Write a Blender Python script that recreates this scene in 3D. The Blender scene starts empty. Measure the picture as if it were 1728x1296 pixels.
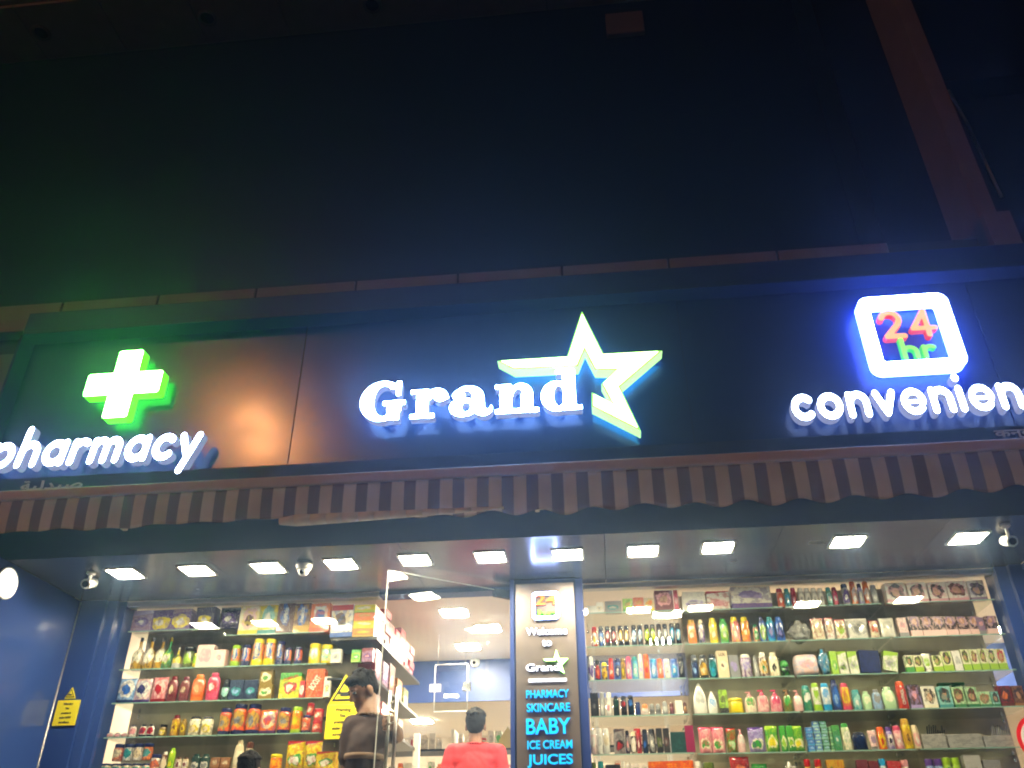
import bpy, bmesh, math, random
import numpy as np
from mathutils import Vector, Matrix
random.seed(7)
SC = bpy.context.scene; COL = SC.collection
D = bpy.data
rad = math.radians
# ------------------------------------------------------------ camera, world, exposure
RM = ((0.9943621773593864, 0.059941211135199686, 0.08746948865030414),
      (0.1058770678251302, -0.5159517484394799, -0.8500493160934819),
      (-0.0058229499270598265, 0.8545179017960296, -0.5193893036675457))
FPX = 1427.15
cam = D.cameras.new('camera'); camo = D.objects.new('camera', cam); COL.objects.link(camo)
cam.sensor_width = 36; cam.lens = FPX/1728*36; cam.clip_start = 0.05; cam.clip_end = 500
camo.matrix_world = Matrix(RM).to_4x4()
SC.camera = camo
W = D.worlds.new('World'); SC.world = W; W.use_nodes = True
wn = W.node_tree.nodes; bg = wn['Background']
sky = wn.new('ShaderNodeTexSky'); sky.sky_type = 'NISHITA'; sky.sun_disc = False
sky.sun_elevation = rad(-4); sky.sun_rotation = rad(200)
W.node_tree.links.new(sky.outputs[0], bg.inputs[0]); bg.inputs[1].default_value = 0.05
SC.view_settings.view_transform = 'Standard'; SC.view_settings.look = 'None'
SC.view_settings.exposure = 0.0; SC.view_settings.gamma = 1.0
SC.cycles.use_denoising = True
SC.cycles.max_bounces = 8; SC.cycles.transparent_max_bounces = 24
SC.cycles.sample_clamp_indirect = 4.0
SC.cycles.filter_width = 2.0

# ------------------------------------------------------------ helpers
def at(px, py, Y=None, Z=None, X=None):
    c = Vector((px-864.0, -(py-648.0), -FPX))
    d = Matrix(RM) @ c
    t = (Y/d.y) if Y is not None else ((Z/d.z) if Z is not None else X/d.x)
    return d*t
def lin(h):
    if isinstance(h, (tuple, list)): return tuple(h[:3])
    h = h.lstrip('#')
    if len(h) == 3: h = ''.join(c*2 for c in h)
    o = []
    for i in (0, 2, 4):
        v = int(h[i:i+2], 16)/255
        o.append(v/12.92 if v <= .04045 else ((v+.055)/1.055)**2.4)
    return tuple(o)
def tag(o, label=None, cat=None, group=None, kind=None):
    if label: o['label'] = label
    if cat: o['category'] = cat
    if group: o['group'] = group
    if kind: o['kind'] = kind
    return o
def empty(name, loc=(0, 0, 0), rz=0):
    o = D.objects.new(name, None); COL.objects.link(o); o.location = loc; o.rotation_euler = (0, 0, rz)
    o.empty_display_size = .05
    return o
def link(name, me, parent=None):
    o = D.objects.new(name, me); COL.objects.link(o)
    if parent is not None: o.parent = parent
    return o
class MB:
    def __init__(s): s.bm = bmesh.new()
    def box(s, x0, x1, y0, y1, z0, z1, mi=0, mtx=None):
        r = bmesh.ops.create_cube(s.bm, size=1)
        vs = r['verts']
        for v in vs:
            v.co = Vector(((x0+x1)/2+v.co.x*(x1-x0), (y0+y1)/2+v.co.y*(y1-y0), (z0+z1)/2+v.co.z*(z1-z0)))
            if mtx: v.co = mtx @ v.co
        for f in {f for v in vs for f in v.link_faces}: f.material_index = mi
        return s
    def tube(s, p, q, r0, r1=None, n=12, mi=0, caps=True):
        p = Vector(p); q = Vector(q); r1 = r0 if r1 is None else r1
        d = (q-p).normalized(); a = d.orthogonal().normalized(); b = d.cross(a)
        A = [s.bm.verts.new(p+(a*math.cos(t)+b*math.sin(t))*r0) for t in [2*math.pi*i/n for i in range(n)]]
        B = [s.bm.verts.new(q+(a*math.cos(t)+b*math.sin(t))*r1) for t in [2*math.pi*i/n for i in range(n)]]
        for i in range(n):
            f = s.bm.faces.new((A[i], A[(i+1) % n], B[(i+1) % n], B[i])); f.smooth = True; f.material_index = mi
        if caps:
            f = s.bm.faces.new(A[::-1]); f.material_index = mi
            f = s.bm.faces.new(B); f.material_index = mi
        return s
    def lathe(s, prof, n=16, sx=1, sy=1, c=(0, 0, 0), mi=0, power=1.0):
        rings = []
        for r, z in prof:
            ring = []
            for i in range(n):
                t = 2*math.pi*i/n
                cx, cy = math.cos(t), math.sin(t)
                cx = math.copysign(abs(cx)**power, cx); cy = math.copysign(abs(cy)**power, cy)
                ring.append(s.bm.verts.new((c[0]+cx*r*sx, c[1]+cy*r*sy, c[2]+z)))
            rings.append(ring)
        for a, b in zip(rings, rings[1:]):
            for i in range(n):
                f = s.bm.faces.new((a[i], a[(i+1) % n], b[(i+1) % n], b[i])); f.smooth = True; f.material_index = mi
        s.bm.faces.new(rings[0][::-1]).material_index = mi
        s.bm.faces.new(rings[-1]).material_index = mi
        return s
    def prism(s, pts, y0, y1, mi=0):     # polygon in XZ extruded along Y
        A = [s.bm.verts.new((x, y0, z)) for x, z in pts]; B = [s.bm.verts.new((x, y1, z)) for x, z in pts]
        s.bm.faces.new(A).material_index = mi; s.bm.faces.new(B[::-1]).material_index = mi
        for i in range(len(pts)):
            j = (i+1) % len(pts)
            s.bm.faces.new((A[j], A[i], B[i], B[j])).material_index = mi
        return s
    def mesh(s, name, mats, bevel=0, seg=2):
        if bevel:
            bmesh.ops.bevel(s.bm, geom=[e for e in s.bm.edges if e.calc_length() > bevel*2.2 and (len(e.link_faces) < 2 or e.calc_face_angle(0) > .5)],
                            offset=bevel, segments=seg, profile=.5, affect='EDGES')
        bmesh.ops.recalc_face_normals(s.bm, faces=s.bm.faces)
        me = D.meshes.new(name); s.bm.to_mesh(me); s.bm.free()
        for m in (mats if isinstance(mats, (list, tuple)) else [mats]): me.materials.append(m)
        return me
    def build(s, name, mats, parent=None, bevel=0, seg=2):
        return link(name, s.mesh(name, mats, bevel, seg), parent)

# ------------------------------------------------------------ materials
MC = {}
def mat(name, col=(.5, .5, .5), rough=.5, metal=0, noise=0, nscale=8, emit=None, es=0, coat=0, bump=0, bscale=40, spec=.5):
    if name in MC: return MC[name]
    m = D.materials.new(name); m.use_nodes = True; nt = m.node_tree; n = nt.nodes; b = n['Principled BSDF']
    col = lin(col)
    b.inputs['Base Color'].default_value = (*col, 1); b.inputs['Roughness'].default_value = rough
    b.inputs['Metallic'].default_value = metal; b.inputs['Coat Weight'].default_value = coat
    b.inputs['Specular IOR Level'].default_value = spec
    if emit is not None:
        b.inputs['Emission Color'].default_value = (*lin(emit), 1); b.inputs['Emission Strength'].default_value = es
    if noise or bump:
        tc = n.new('ShaderNodeTexCoord'); nz = n.new('ShaderNodeTexNoise'); nz.inputs['Scale'].default_value = nscale
        nz.inputs['Detail'].default_value = 6
        nt.links.new(tc.outputs['Object'], nz.inputs['Vector'])
        if noise:
            mx = n.new('ShaderNodeMix'); mx.data_type = 'RGBA'; mx.blend_type = 'MULTIPLY'
            mr = n.new('ShaderNodeMapRange'); mr.inputs[3].default_value = 1-noise; mr.inputs[4].default_value = 1+noise
            nt.links.new(nz.outputs[0], mr.inputs[0])
            mx.inputs[0].default_value = 1; mx.inputs[6].default_value = (*col, 1)
            nt.links.new(mr.outputs[0], mx.inputs[7]); nt.links.new(mx.outputs[2], b.inputs['Base Color'])
            r2 = n.new('ShaderNodeMapRange'); r2.inputs[3].default_value = max(0, rough-.08); r2.inputs[4].default_value = rough+.08
            nt.links.new(nz.outputs[0], r2.inputs[0]); nt.links.new(r2.outputs[0], b.inputs['Roughness'])
        if bump:
            n2 = n.new('ShaderNodeTexNoise'); n2.inputs['Scale'].default_value = bscale; n2.inputs['Detail'].default_value = 3
            nt.links.new(tc.outputs['Object'], n2.inputs['Vector'])
            bp = n.new('ShaderNodeBump'); bp.inputs['Strength'].default_value = bump; bp.inputs['Distance'].default_value = .01
            nt.links.new(n2.outputs[0], bp.inputs['Height']); nt.links.new(bp.outputs[0], b.inputs['Normal'])
    MC[name] = m
    return m
def emis(name, col, s):
    return mat(name, col=tuple(.35*c for c in col), rough=.4, emit=col, es=s)
def glassmat(name, tint=(.97, .985, .975), ior=1.5, rough=0.0):
    if name in MC: return MC[name]
    m = D.materials.new(name); m.use_nodes = True; nt = m.node_tree; n = nt.nodes
    n.remove(n['Principled BSDF']); out = n['Material Output']
    t = n.new('ShaderNodeBsdfTransparent'); t.inputs[0].default_value = (*tint, 1)
    g = n.new('ShaderNodeBsdfGlossy'); g.inputs['Roughness'].default_value = rough
    ge = n.new('ShaderNodeNewGeometry'); dt = n.new('ShaderNodeVectorMath'); dt.operation = 'DOT_PRODUCT'
    nt.links.new(ge.outputs['Normal'], dt.inputs[0]); nt.links.new(ge.outputs['Incoming'], dt.inputs[1])
    def mm(op, a, b):
        x = n.new('ShaderNodeMath'); x.operation = op
        for i, v in enumerate((a, b)):
            if isinstance(v, (int, float)): x.inputs[i].default_value = v
            else: nt.links.new(v, x.inputs[i])
        return x.outputs[0]
    f0 = ((ior-1)/(ior+1))**2
    sch = mm('ADD', mm('MULTIPLY', mm('POWER', mm('SUBTRACT', 1, mm('ABSOLUTE', dt.outputs['Value'], 0)), 5), 1-f0), f0)
    mx = n.new('ShaderNodeMixShader')
    nt.links.new(sch, mx.inputs[0]); nt.links.new(t.outputs[0], mx.inputs[1]); nt.links.new(g.outputs[0], mx.inputs[2])
    nt.links.new(mx.outputs[0], out.inputs[0]); MC[name] = m
    return m
M = dict(
    navy_panel=mat('navy_panel', (.013, .038, .13), .205, noise=.12, nscale=3),
    navy_frame=mat('navy_frame', (.010, .027, .095), .5, noise=.1, nscale=4, spec=.2),
    blue_panel=mat('blue_panel', (.022, .054, .21), .24, noise=.08, nscale=2, coat=.4),
    blue_dark=mat('blue_dark', (.016, .045, .2), .3, noise=.08, nscale=2, coat=.3),
    soffit=mat('soffit_panel', (.04, .046, .075), .24, noise=.1, nscale=3, coat=.08),
    stone=mat('stone_wall', (.10, .085, .08), .8, noise=.25, nscale=5, bump=.3),
    ledge=mat('ledge_stone', (.17, .14, .125), .75, noise=.2, nscale=7, bump=.2),
    joint=mat('dark_joint', (.02, .02, .02), .8),
    dglass=mat('dark_glazing', (.004, .005, .008), .4, noise=.2, nscale=.6, spec=.25),
    mull=mat('mullion_metal', (.005, .006, .007), .5, spec=.2),
    alu=mat('brushed_aluminium', (.55, .53, .5), .35, metal=.9, noise=.1, nscale=20),
    steel=mat('polished_steel', (.7, .7, .7), .15, metal=1),
    plate=mat('pillar_steel', (.21, .18, .165), .40, metal=.7, noise=.06, nscale=15),
    white=mat('white_plastic', (.75, .75, .72), .4),
    black=mat('black_plastic', (.02, .02, .02), .35),
    lens=mat('camera_lens', (.01, .01, .015), .08),
    cream=mat('cream_ceiling', (.86, .75, .6), .7, noise=.04, nscale=4),
    creamwall=mat('cream_wall', (.72, .64, .53), .7, noise=.08, nscale=3),
    taupe=mat('display_back', (.50, .42, .30), .3, noise=.6, nscale=7),
    asphalt=mat('asphalt', (.05, .05, .05), .9, noise=.3, nscale=20, bump=.4),
    paving=mat('paving', (.5, .46, .42), .8, noise=.2, nscale=6, bump=.2),
    tile=mat('floor_tile', (.82, .78, .72), .3, noise=.06, nscale=3),
    canvas_plain=mat('canvas_plain', (.50, .42, .37), .85, noise=.1, nscale=30, bump=.15),
    armcream=mat('painted_arm', (.75, .7, .6), .5, noise=.1, nscale=10),
    yellow=mat('sign_yellow', (.8, .68, .01), .45, noise=.04, nscale=30),
    ink=mat('black_print', (.02, .02, .02), .5),
    greyink=mat('faded_print', (.16, .14, .04), .5),
    glass=glassmat('window_glass', ior=1.5),
    door_glass=glassmat('door_glass', (.96, .985, .97), ior=1.5),
    shelfglass=glassmat('shelf_glass', (.92, .965, .94), ior=1.5),
    glassedge=mat('glass_edge', (.26, .42, .35), .2, emit=None, coat=.4),
    clearwrap=glassmat('clear_wrap', (.93, .93, .93), ior=1.7, rough=.12),
    skin=mat('skin', (.20, .10, .055), .5, noise=.08, nscale=12),
    hair=mat('hair', (.006, .005, .0045), .8, spec=.15, noise=.3, nscale=60, bump=.8, bscale=120),
    redcloth=mat('red_cloth', (.42, .012, .016), .85, noise=.08, nscale=10, bump=.3, bscale=25),
    browncloth=mat('brown_cloth', (.03, .014, .011), .85, noise=.15, nscale=10, bump=.3, bscale=30),
    stripecloth=mat('beige_cloth', (.14, .09, .055), .85),
    trouser=mat('trouser_cloth', (.03, .035, .05), .9),
    e_soffit=emis('led_diffuser', (1, .87, .60), 190),
    e_room=emis('room_led_diffuser', (1, .86, .64), 340),
    e_white=emis('letter_face_white', (.62, .75, 1), 30),
    e_grand=emis('grand_face', (.36, .58, 1), 95),
    e_whiteside=emis('letter_side_white', (.55, .60, .95), .42),
    e_greenface=emis('cross_face', (.16, 1, .12), 60),
    e_greenside=emis('cross_side', (.10, .85, .01), 2.2),
    e_starface=emis('star_face', (.62, 1, .34), 9),
    e_starside=emis('star_side', (.50, 1, .35), 1.5),
    e_frame=emis('frame_face', (.34, .45, 1), 50),
    e_frameside=emis('frame_side', (.14, .22, 1), 13),
    e_whiteback=emis('letter_back', (.40, .55, 1), 3.2),
    e_grandback=emis('grand_back', (.28, .50, 1), 8),
    e_greenback=emis('cross_back', (.05, 1, .03), 12),
    e_starback=emis('star_back', (.05, .60, 1), 8),
    e_starrim=emis('star_rim', (.30, 1, .05), 1.6),
    e_frameback=emis('frame_back', (.05, .13, 1), 34),
    e_orange=emis('digit_face', (1, .36, .09), 1.7),
    e_red=emis('digit_side', (1, .06, .05), .8),
    e_lime=emis('hr_face', (.35, .95, .08), 1.1),
    e_limeside=emis('hr_side', (.05, .8, .02), .8),
    e_cyan=emis('neon_blue_face', (.0, .62, 1), 1.05),
    e_cyanside=emis('neon_blue_side', (.02, .08, 1), 1.2),
    e_sodium=emis('sodium_lamp', (1, .38, .13), 1650),
)
# ------------------------------------------------------------ product print material driven by object properties
def print_mat(name, rough, coat, wrap=False):
    m = D.materials.new(name); m.use_nodes = True; nt = m.node_tree; n = nt.nodes; L = nt.links.new
    b = n['Principled BSDF']; b.inputs['Roughness'].default_value = rough; b.inputs['Coat Weight'].default_value = coat
    def A(nm):
        a = n.new('ShaderNodeAttribute'); a.attribute_type = 'OBJECT'; a.attribute_name = nm; return a
    def ma(op, a, b_=None, c=None):
        x = n.new('ShaderNodeMath'); x.operation = op
        for i, v in enumerate((a, b_, c)):
            if v is None: continue
            if isinstance(v, (int, float)): x.inputs[i].default_value = v
            else: L(v, x.inputs[i])
        return x.outputs[0]
    def mix(f, a, c):
        x = n.new('ShaderNodeMix'); x.data_type = 'RGBA'; L(f, x.inputs[0]); L(a, x.inputs[6]); L(c, x.inputs[7]); return x.outputs[2]
    tc = n.new('ShaderNodeTexCoord'); sp = n.new('ShaderNodeSeparateXYZ'); L(tc.outputs['Object'], sp.inputs[0])
    X0, Y, Z0 = sp.outputs
    inf0 = n.new('ShaderNodeObjectInfo')
    wob = n.new('ShaderNodeTexNoise'); wob.inputs['Scale'].default_value = 2.6; wob.inputs['Detail'].default_value = 3
    wv_ = n.new('ShaderNodeVectorMath'); wv_.operation = 'MULTIPLY_ADD'; wv_.inputs[1].default_value = (1, 1, 1)
    L(tc.outputs['Object'], wv_.inputs[0]); cb0 = n.new('ShaderNodeCombineXYZ'); L(ma('MULTIPLY', inf0.outputs['Random'], 77), cb0.inputs[1]); L(cb0.outputs[0], wv_.inputs[2])
    L(wv_.outputs[0], wob.inputs['Vector']); wsp = n.new('ShaderNodeSeparateColor'); L(wob.outputs['Color'], wsp.inputs[0])
    X = ma('ADD', X0, ma('MULTIPLY', ma('SUBTRACT', wsp.outputs[0], .5), .42)); Z = ma('ADD', Z0, ma('MULTIPLY', ma('SUBTRACT', wsp.outputs[1], .5), .42))
    pa = n.new('ShaderNodeSeparateXYZ'); L(A('pa').outputs['Vector'], pa.inputs[0])
    pb = n.new('ShaderNodeSeparateXYZ'); L(A('pb').outputs['Vector'], pb.inputs[0])
    ca, cb, cc, cd = [A(k).outputs['Color'] for k in ('ca', 'cb', 'cc', 'cd')]
    front = ma('LESS_THAN', Y, -.1)
    info = n.new('ShaderNodeObjectInfo')
    col = ca
    bot = ma('LESS_THAN', Z0, pb.outputs[0]); top = ma('GREATER_THAN', Z0, ma('ADD', pb.outputs[1], ma('MULTIPLY', X, .12)))
    col = mix(ma('MAXIMUM', bot, top), col, cc)
    ex = ma('DIVIDE', X, pa.outputs[0]); ez = ma('DIVIDE', ma('SUBTRACT', Z, pa.outputs[2]), pa.outputs[1])
    d2 = ma('ADD', ma('POWER', ma('ABSOLUTE', ex), 2.6), ma('POWER', ma('ABSOLUTE', ez), 2.6))
    col = mix(ma('MULTIPLY', front, ma('LESS_THAN', d2, 1)), col, cb)
    # inner figure: smaller, a little lower and to one side
    k = pb.outputs[2]
    ix = ma('DIVIDE', ma('ADD', ex, .1), ma('MAXIMUM', k, .001)); iz = ma('DIVIDE', ma('ADD', ez, .12), ma('MAXIMUM', k, .001))
    i2 = ma('ADD', ma('POWER', ix, 2), ma('POWER', iz, 2))
    col = mix(ma('MULTIPLY', front, ma('LESS_THAN', i2, 1)), col, cd)
    # fine print: broken lines of tiny marks
    nz = n.new('ShaderNodeTexNoise'); nz.inputs['Scale'].default_value = 1; nz.inputs['Detail'].default_value = 1
    cmb = n.new('ShaderNodeCombineXYZ')
    L(ma('MULTIPLY', X0, 26), cmb.inputs[0]); L(ma('FLOOR', ma('MULTIPLY', Z0, 17)), cmb.inputs[1]); L(ma('MULTIPLY', info.outputs['Random'], 90), cmb.inputs[2])
    L(cmb.outputs[0], nz.inputs['Vector'])
    line = ma('MULTIPLY', ma('LESS_THAN', ma('FRACT', ma('MULTIPLY', Z0, 17)), .5), ma('GREATER_THAN', nz.outputs[0], .55))
    blob = n.new('ShaderNodeTexNoise'); blob.inputs['Scale'].default_value = 5.5; blob.inputs['Detail'].default_value = 4
    v = n.new('ShaderNodeVectorMath'); v.operation = 'ADD'; L(tc.outputs['Object'], v.inputs[0]); L(info.outputs['Random'], v.inputs[1])
    L(v.outputs[0], blob.inputs['Vector'])
    col = mix(ma('MULTIPLY', ma('MULTIPLY', line, front), .45), col, cd)
    col = mix(ma('MULTIPLY', ma('GREATER_THAN', blob.outputs[0], .52), .5), col, cc)
    L(col, b.inputs['Base Color'])
    return m
PRINT = print_mat('printed_pack', .38, .25)
PRINTG = print_mat('printed_gloss', .16, .6)
CAPM = D.materials.new('cap_plastic'); CAPM.use_nodes = True
_n = CAPM.node_tree.nodes; _a = _n.new('ShaderNodeAttribute'); _a.attribute_type = 'OBJECT'; _a.attribute_name = 'cc'
CAPM.node_tree.links.new(_a.outputs['Color'], _n['Principled BSDF'].inputs['Base Color']); _n['Principled BSDF'].inputs['Roughness'].default_value = .25

# ------------------------------------------------------------ signed-distance glyphs -> solid letters
def S_cap(p, q, r):
    def f(x, y):
        px, py = p; dx, dy = q[0]-px, q[1]-py; L2 = dx*dx+dy*dy+1e-12
        t = np.clip(((x-px)*dx+(y-py)*dy)/L2, 0, 1)
        return np.hypot(x-px-t*dx, y-py-t*dy)-r
    return f
def S_arc(c, rx, ry, a0, a1, r, n=28):
    pts = [(c[0]+rx*math.cos(rad(a0+(a1-a0)*i/n)), c[1]+ry*math.sin(rad(a0+(a1-a0)*i/n))) for i in range(n+1)]
    return S_poly(pts, r)
def S_poly(pts, r):
    fs = [S_cap(a, b, r) for a, b in zip(pts, pts[1:])]
    return lambda x, y: np.minimum.reduce([f(x, y) for f in fs])
def S_ell(c, rx, ry):
    return lambda x, y: (np.hypot((x-c[0])/rx, (y-c[1])/ry)-1)*min(rx, ry)
def S_box(x0, x1, y0, y1, r=.015):
    def f(x, y):
        dx = np.abs(x-(x0+x1)/2)-(x1-x0)/2+r; dy = np.abs(y-(y0+y1)/2)-(y1-y0)/2+r
        return np.hypot(np.maximum(dx, 0), np.maximum(dy, 0))+np.minimum(np.maximum(dx, dy), 0)-r
    return f
def U(*fs): return lambda x, y: np.minimum.reduce([f(x, y) for f in fs])
def SUB(a, *bs): return lambda x, y: np.maximum.reduce([a(x, y)]+[-b(x, y) for b in bs])
def contours(f, x0, x1, y0, y1, h):
    xs = np.arange(x0, x1+h, h); ys = np.arange(y0, y1+h, h); Xg, Yg = np.meshgrid(xs, ys)
    F = f(Xg, Yg)+1e-7; ny, nx = F.shape; IN = F < 0
    pt = {}; adj = {}
    def ept(a, b):
        k = (a, b) if a < b else (b, a)
        if k not in pt:
            fa, fb = F[k[0]], F[k[1]]; t = fa/(fa-fb)
            pt[k] = (xs[k[0][1]]+(xs[k[1][1]]-xs[k[0][1]])*t, ys[k[0][0]]+(ys[k[1][0]]-ys[k[0][0]])*t)
        return k
    for j in range(ny-1):
        for i in range(nx-1):
            c = [(j, i), (j, i+1), (j+1, i+1), (j+1, i)]; s = [IN[q] for q in c]
            if all(s) or not any(s): continue
            cr = [ept(c[k], c[(k+1) % 4]) for k in range(4) if s[k] != s[(k+1) % 4]]
            for a, b in zip(cr[::2], cr[1::2]):
                adj.setdefault(a, []).append(b); adj.setdefault(b, []).append(a)
    seen = set(); out = []
    for st in adj:
        if st in seen: continue
        loop = [st]; seen.add(st); cur = st
        while True:
            nxt = [q for q in adj[cur] if q not in seen]
            if not nxt: break
            cur = nxt[0]; seen.add(cur); loop.append(cur)
        if len(loop) > 5: out.append([pt[k] for k in loop])
    return out
def curve_mesh(name, loops, depth, bevel, mats):
    cu = D.curves.new(name, 'CURVE'); cu.dimensions = '2D'; cu.fill_mode = 'BOTH'
    cu.extrude = depth/2-bevel; cu.bevel_depth = bevel; cu.bevel_resolution = 1
    if bevel: cu.offset = -bevel
    for lp in loops:
        sp = cu.splines.new('POLY'); sp.points.add(len(lp)-1)
        for p, q in zip(sp.points, lp): p.co = (q[0], q[1], 0, 1)
        sp.use_cyclic_u = True
    return to_mesh(name, cu, mats)
def to_mesh(name, cu, mats):
    o = D.objects.new(name, cu); COL.objects.link(o)
    dg = bpy.context.evaluated_depsgraph_get(); dg.update()
    me = D.meshes.new_from_object(o.evaluated_get(dg)); D.objects.remove(o); D.curves.remove(cu)
    me.name = name; me.materials.clear()
    for m in (mats if isinstance(mats, (list, tuple)) else [mats]): me.materials.append(m)
    co = np.empty(len(me.vertices)*3); me.vertices.foreach_get('co', co); co = co.reshape(-1, 3)
    nc = np.stack([co[:, 0], -co[:, 2], co[:, 1]], 1); me.vertices.foreach_set('co', nc.ravel()); me.update()
    if len(me.materials) > 1:
        k = len(me.materials)-1
        for p in me.polygons: p.material_index = 0 if p.normal.y < -.75 else (k if p.normal.y > .75 else 1)
    return me
def text_mesh(name, body, size, depth=.004, mats=None, bold=0, width=None, bevel=0, shear=0):
    cu = D.curves.new(name, 'FONT'); cu.body = body; cu.size = size; cu.extrude = depth/2; cu.offset = bold; cu.bevel_depth = bevel
    cu.align_x = 'CENTER'; cu.align_y = 'CENTER'; cu.shear = shear; cu.resolution_u = 4
    me = to_mesh(name, cu, mats)
    if width:
        xs = [v.co.x for v in me.vertices]; w = max(xs)-min(xs)
        for v in me.vertices: v.co.x *= width/w
    return me
T = .142
def rounded(ch):
    t = T; r = t
    if ch == 'n': return U(S_cap((r, r), (r, 1-r), r), S_arc((.46, .54), .315, .315, 0, 180, r), S_cap((.775, .54), (.775, r), r)), .92
    if ch == 'h': return U(S_cap((r, r), (r, 1.42), r), S_arc((.46, .54), .315, .315, 0, 180, r), S_cap((.775, .54), (.775, r), r)), .92
    if ch == 'm': return U(S_cap((r, r), (r, 1-r), r), S_arc((.40, .6), .255, .255, 0, 180, r), S_cap((.655, .6), (.655, r), r), S_arc((.91, .6), .255, .255, 0, 180, r), S_cap((1.165, .6), (1.165, r), r)), 1.31
    if ch == 'r': return U(S_cap((r, r), (r, 1-r), r), S_arc((.46, .54), .315, .315, 55, 180, r)), .70
    if ch == 'a': return U(S_arc((.5, .5), .355, .355, 0, 360, r), S_cap((.855, .86), (.855, r), r)), 1.0
    if ch == 'p': return U(S_arc((.5, .5), .355, .355, 0, 360, r), S_cap((.145, .86), (.145, -.36), r)), 1.0
    if ch == 'c': return S_arc((.5, .5), .355, .355, 48, 312, r), .88
    if ch == 'o': return S_arc((.52, .5), .37, .355, 0, 360, r), 1.04
    if ch == 'e': return U(S_arc((.5, .5), .362, .362, 0, 318, r-.012), S_cap((.18, .49), (.85, .49), .075)), 1.0
    if ch == 'v': return U(S_cap((r, 1-r), (.46, r), r), S_cap((.775, 1-r), (.46, r), r)), .92
    if ch == 'y': return U(S_cap((r, 1-r), (.46, .2), r), S_cap((.80, 1-r), (.34, -.36), r)), .94
    if ch == 'i': return U(S_cap((r, r), (r, 1-r), r), S_ell((r, 1.27), .155, .155)), .29
def slab(ch):
    if ch == 'G':
        ring = SUB(S_ell((.5, .5), .5, .52), S_ell((.53, .5), .22, .40), S_box(.62, 1.3, .50, .80))
        return U(SUB(ring, S_box(.93, 1.4, -.2, 1.2)), S_box(.80, .91, .62, 1.0), S_box(.62, .90, .0, .47), S_box(.52, 1.02, .38, .49)), 1.12
    if ch == 'r': return U(S_box(.13, .40, 0, .74), S_box(.0, .54, 0, .11), S_box(0, .3, .63, .74), S_ell((.66, .55), .15, .15), SUB(S_ell((.58, .45), .27, .30), S_ell((.60, .38), .16, .22), S_box(-1, 2, -1, .46))), .86
    if ch == 'a':
        bowl = SUB(S_ell((.30, .22), .31, .24), S_ell((.36, .22), .10, .12))
        top = SUB(S_ell((.40, .48), .34, .28), S_ell((.37, .47), .12, .17), S_box(-1, 2, -1, .47))
        return U(bowl, top, S_box(.48, .75, .10, .50), S_ell((.19, .53), .14, .12), SUB(S_ell((.74, .15), .20, .17), S_ell((.83, .26), .07, .12)), ), .98
    if ch == 'n': return U(S_box(.10, .36, 0, .74), S_box(0, .3, .63, .74), S_box(0, .47, 0, .11), S_box(.56, .82, 0, .46), S_box(.48, .95, 0, .11), SUB(S_ell((.56, .44), .265, .31), S_ell((.50, .36), .12, .25), S_box(-1, 2, -1, .40))), .98
    if ch == 'd':
        return U(SUB(S_ell((.35, .37), .35, .385), S_ell((.39, .37), .115, .26)), S_box(.48, .75, 0, 1.04), S_box(.33, .6, .93, 1.04), S_box(.6, .88, 0, .11)), .95
def lettering(root, word, style, X0, Zb, unit, width, yfront, depth, mats, h=.03, bevel=.012, shear=0, gaps=.13):
    adv = 0; gl = []
    for ch in word:
        f, w = style(ch); gl.append((ch, f, adv)); adv += w+gaps
    adv -= gaps; sx = width/adv
    for ch, f, a in gl:
        lo = contours(f, -.15, 1.6, -.7, 1.75, h)
        lo = [[((a+x+y*shear)*sx, y*unit) for x, y in l] for l in lo]
        me = curve_mesh('letter', lo, depth, bevel, mats)
        o = link('letter', me, root); o.location = (X0, yfront+depth/2, Zb)
    return sx
def solid(name, f, bbox, h, depth, mats, parent, loc, bevel=.01, scale=1.0):
    lo = contours(f, *bbox, h)
    me = curve_mesh(name, [[(x*scale, y*scale) for x, y in l] for l in lo], depth, bevel, mats)
    o = link(name, me, parent); o.location = loc
    return o

# ============================================================ SETTING
FLOOR = -.55; STREET = -1.5; GY = 5.5; SOF = 1.77; CEIL = 1.85
g = MB(); g.box(-60, 60, -60, 3.2, STREET-.2, STREET); tag(g.build('ground', M['asphalt']), kind='structure')
g = MB(); g.box(-60, 60, 3.2, 3.95, STREET-.19, STREET+.12); tag(g.build('pavement', M['paving']), kind='structure')
g = MB()
for i in range(3): g.box(-4.2, 4.2, 3.95+.3*i, 5.0, STREET+.12+(.2767*i), STREET+.12+.2767*(i+1)-.002)
g.box(-4.2, 4.2, 4.85, 5.46, STREET+.12, FLOOR); tag(g.build('steps', M['paving']), kind='structure')
g = MB(); g.box(-3.9, 4.2, 5.46, 12, FLOOR-.2, FLOOR-.001); tag(g.build('floor', M['tile']), kind='structure')
g = MB(); g.box(-3.3, 2.4, 6.5, 8.4, FLOOR, FLOOR+.15); tag(g.build('raised_floor', M['tile'], bevel=.01), kind='structure')

B = empty('shop_building', (0, 5.5, STREET))
tag(B, 'dark building with stone trim, blue recessed shopfront and unlit glazed upper storeys', 'building')
B.location = (0, 0, 0)
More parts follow.
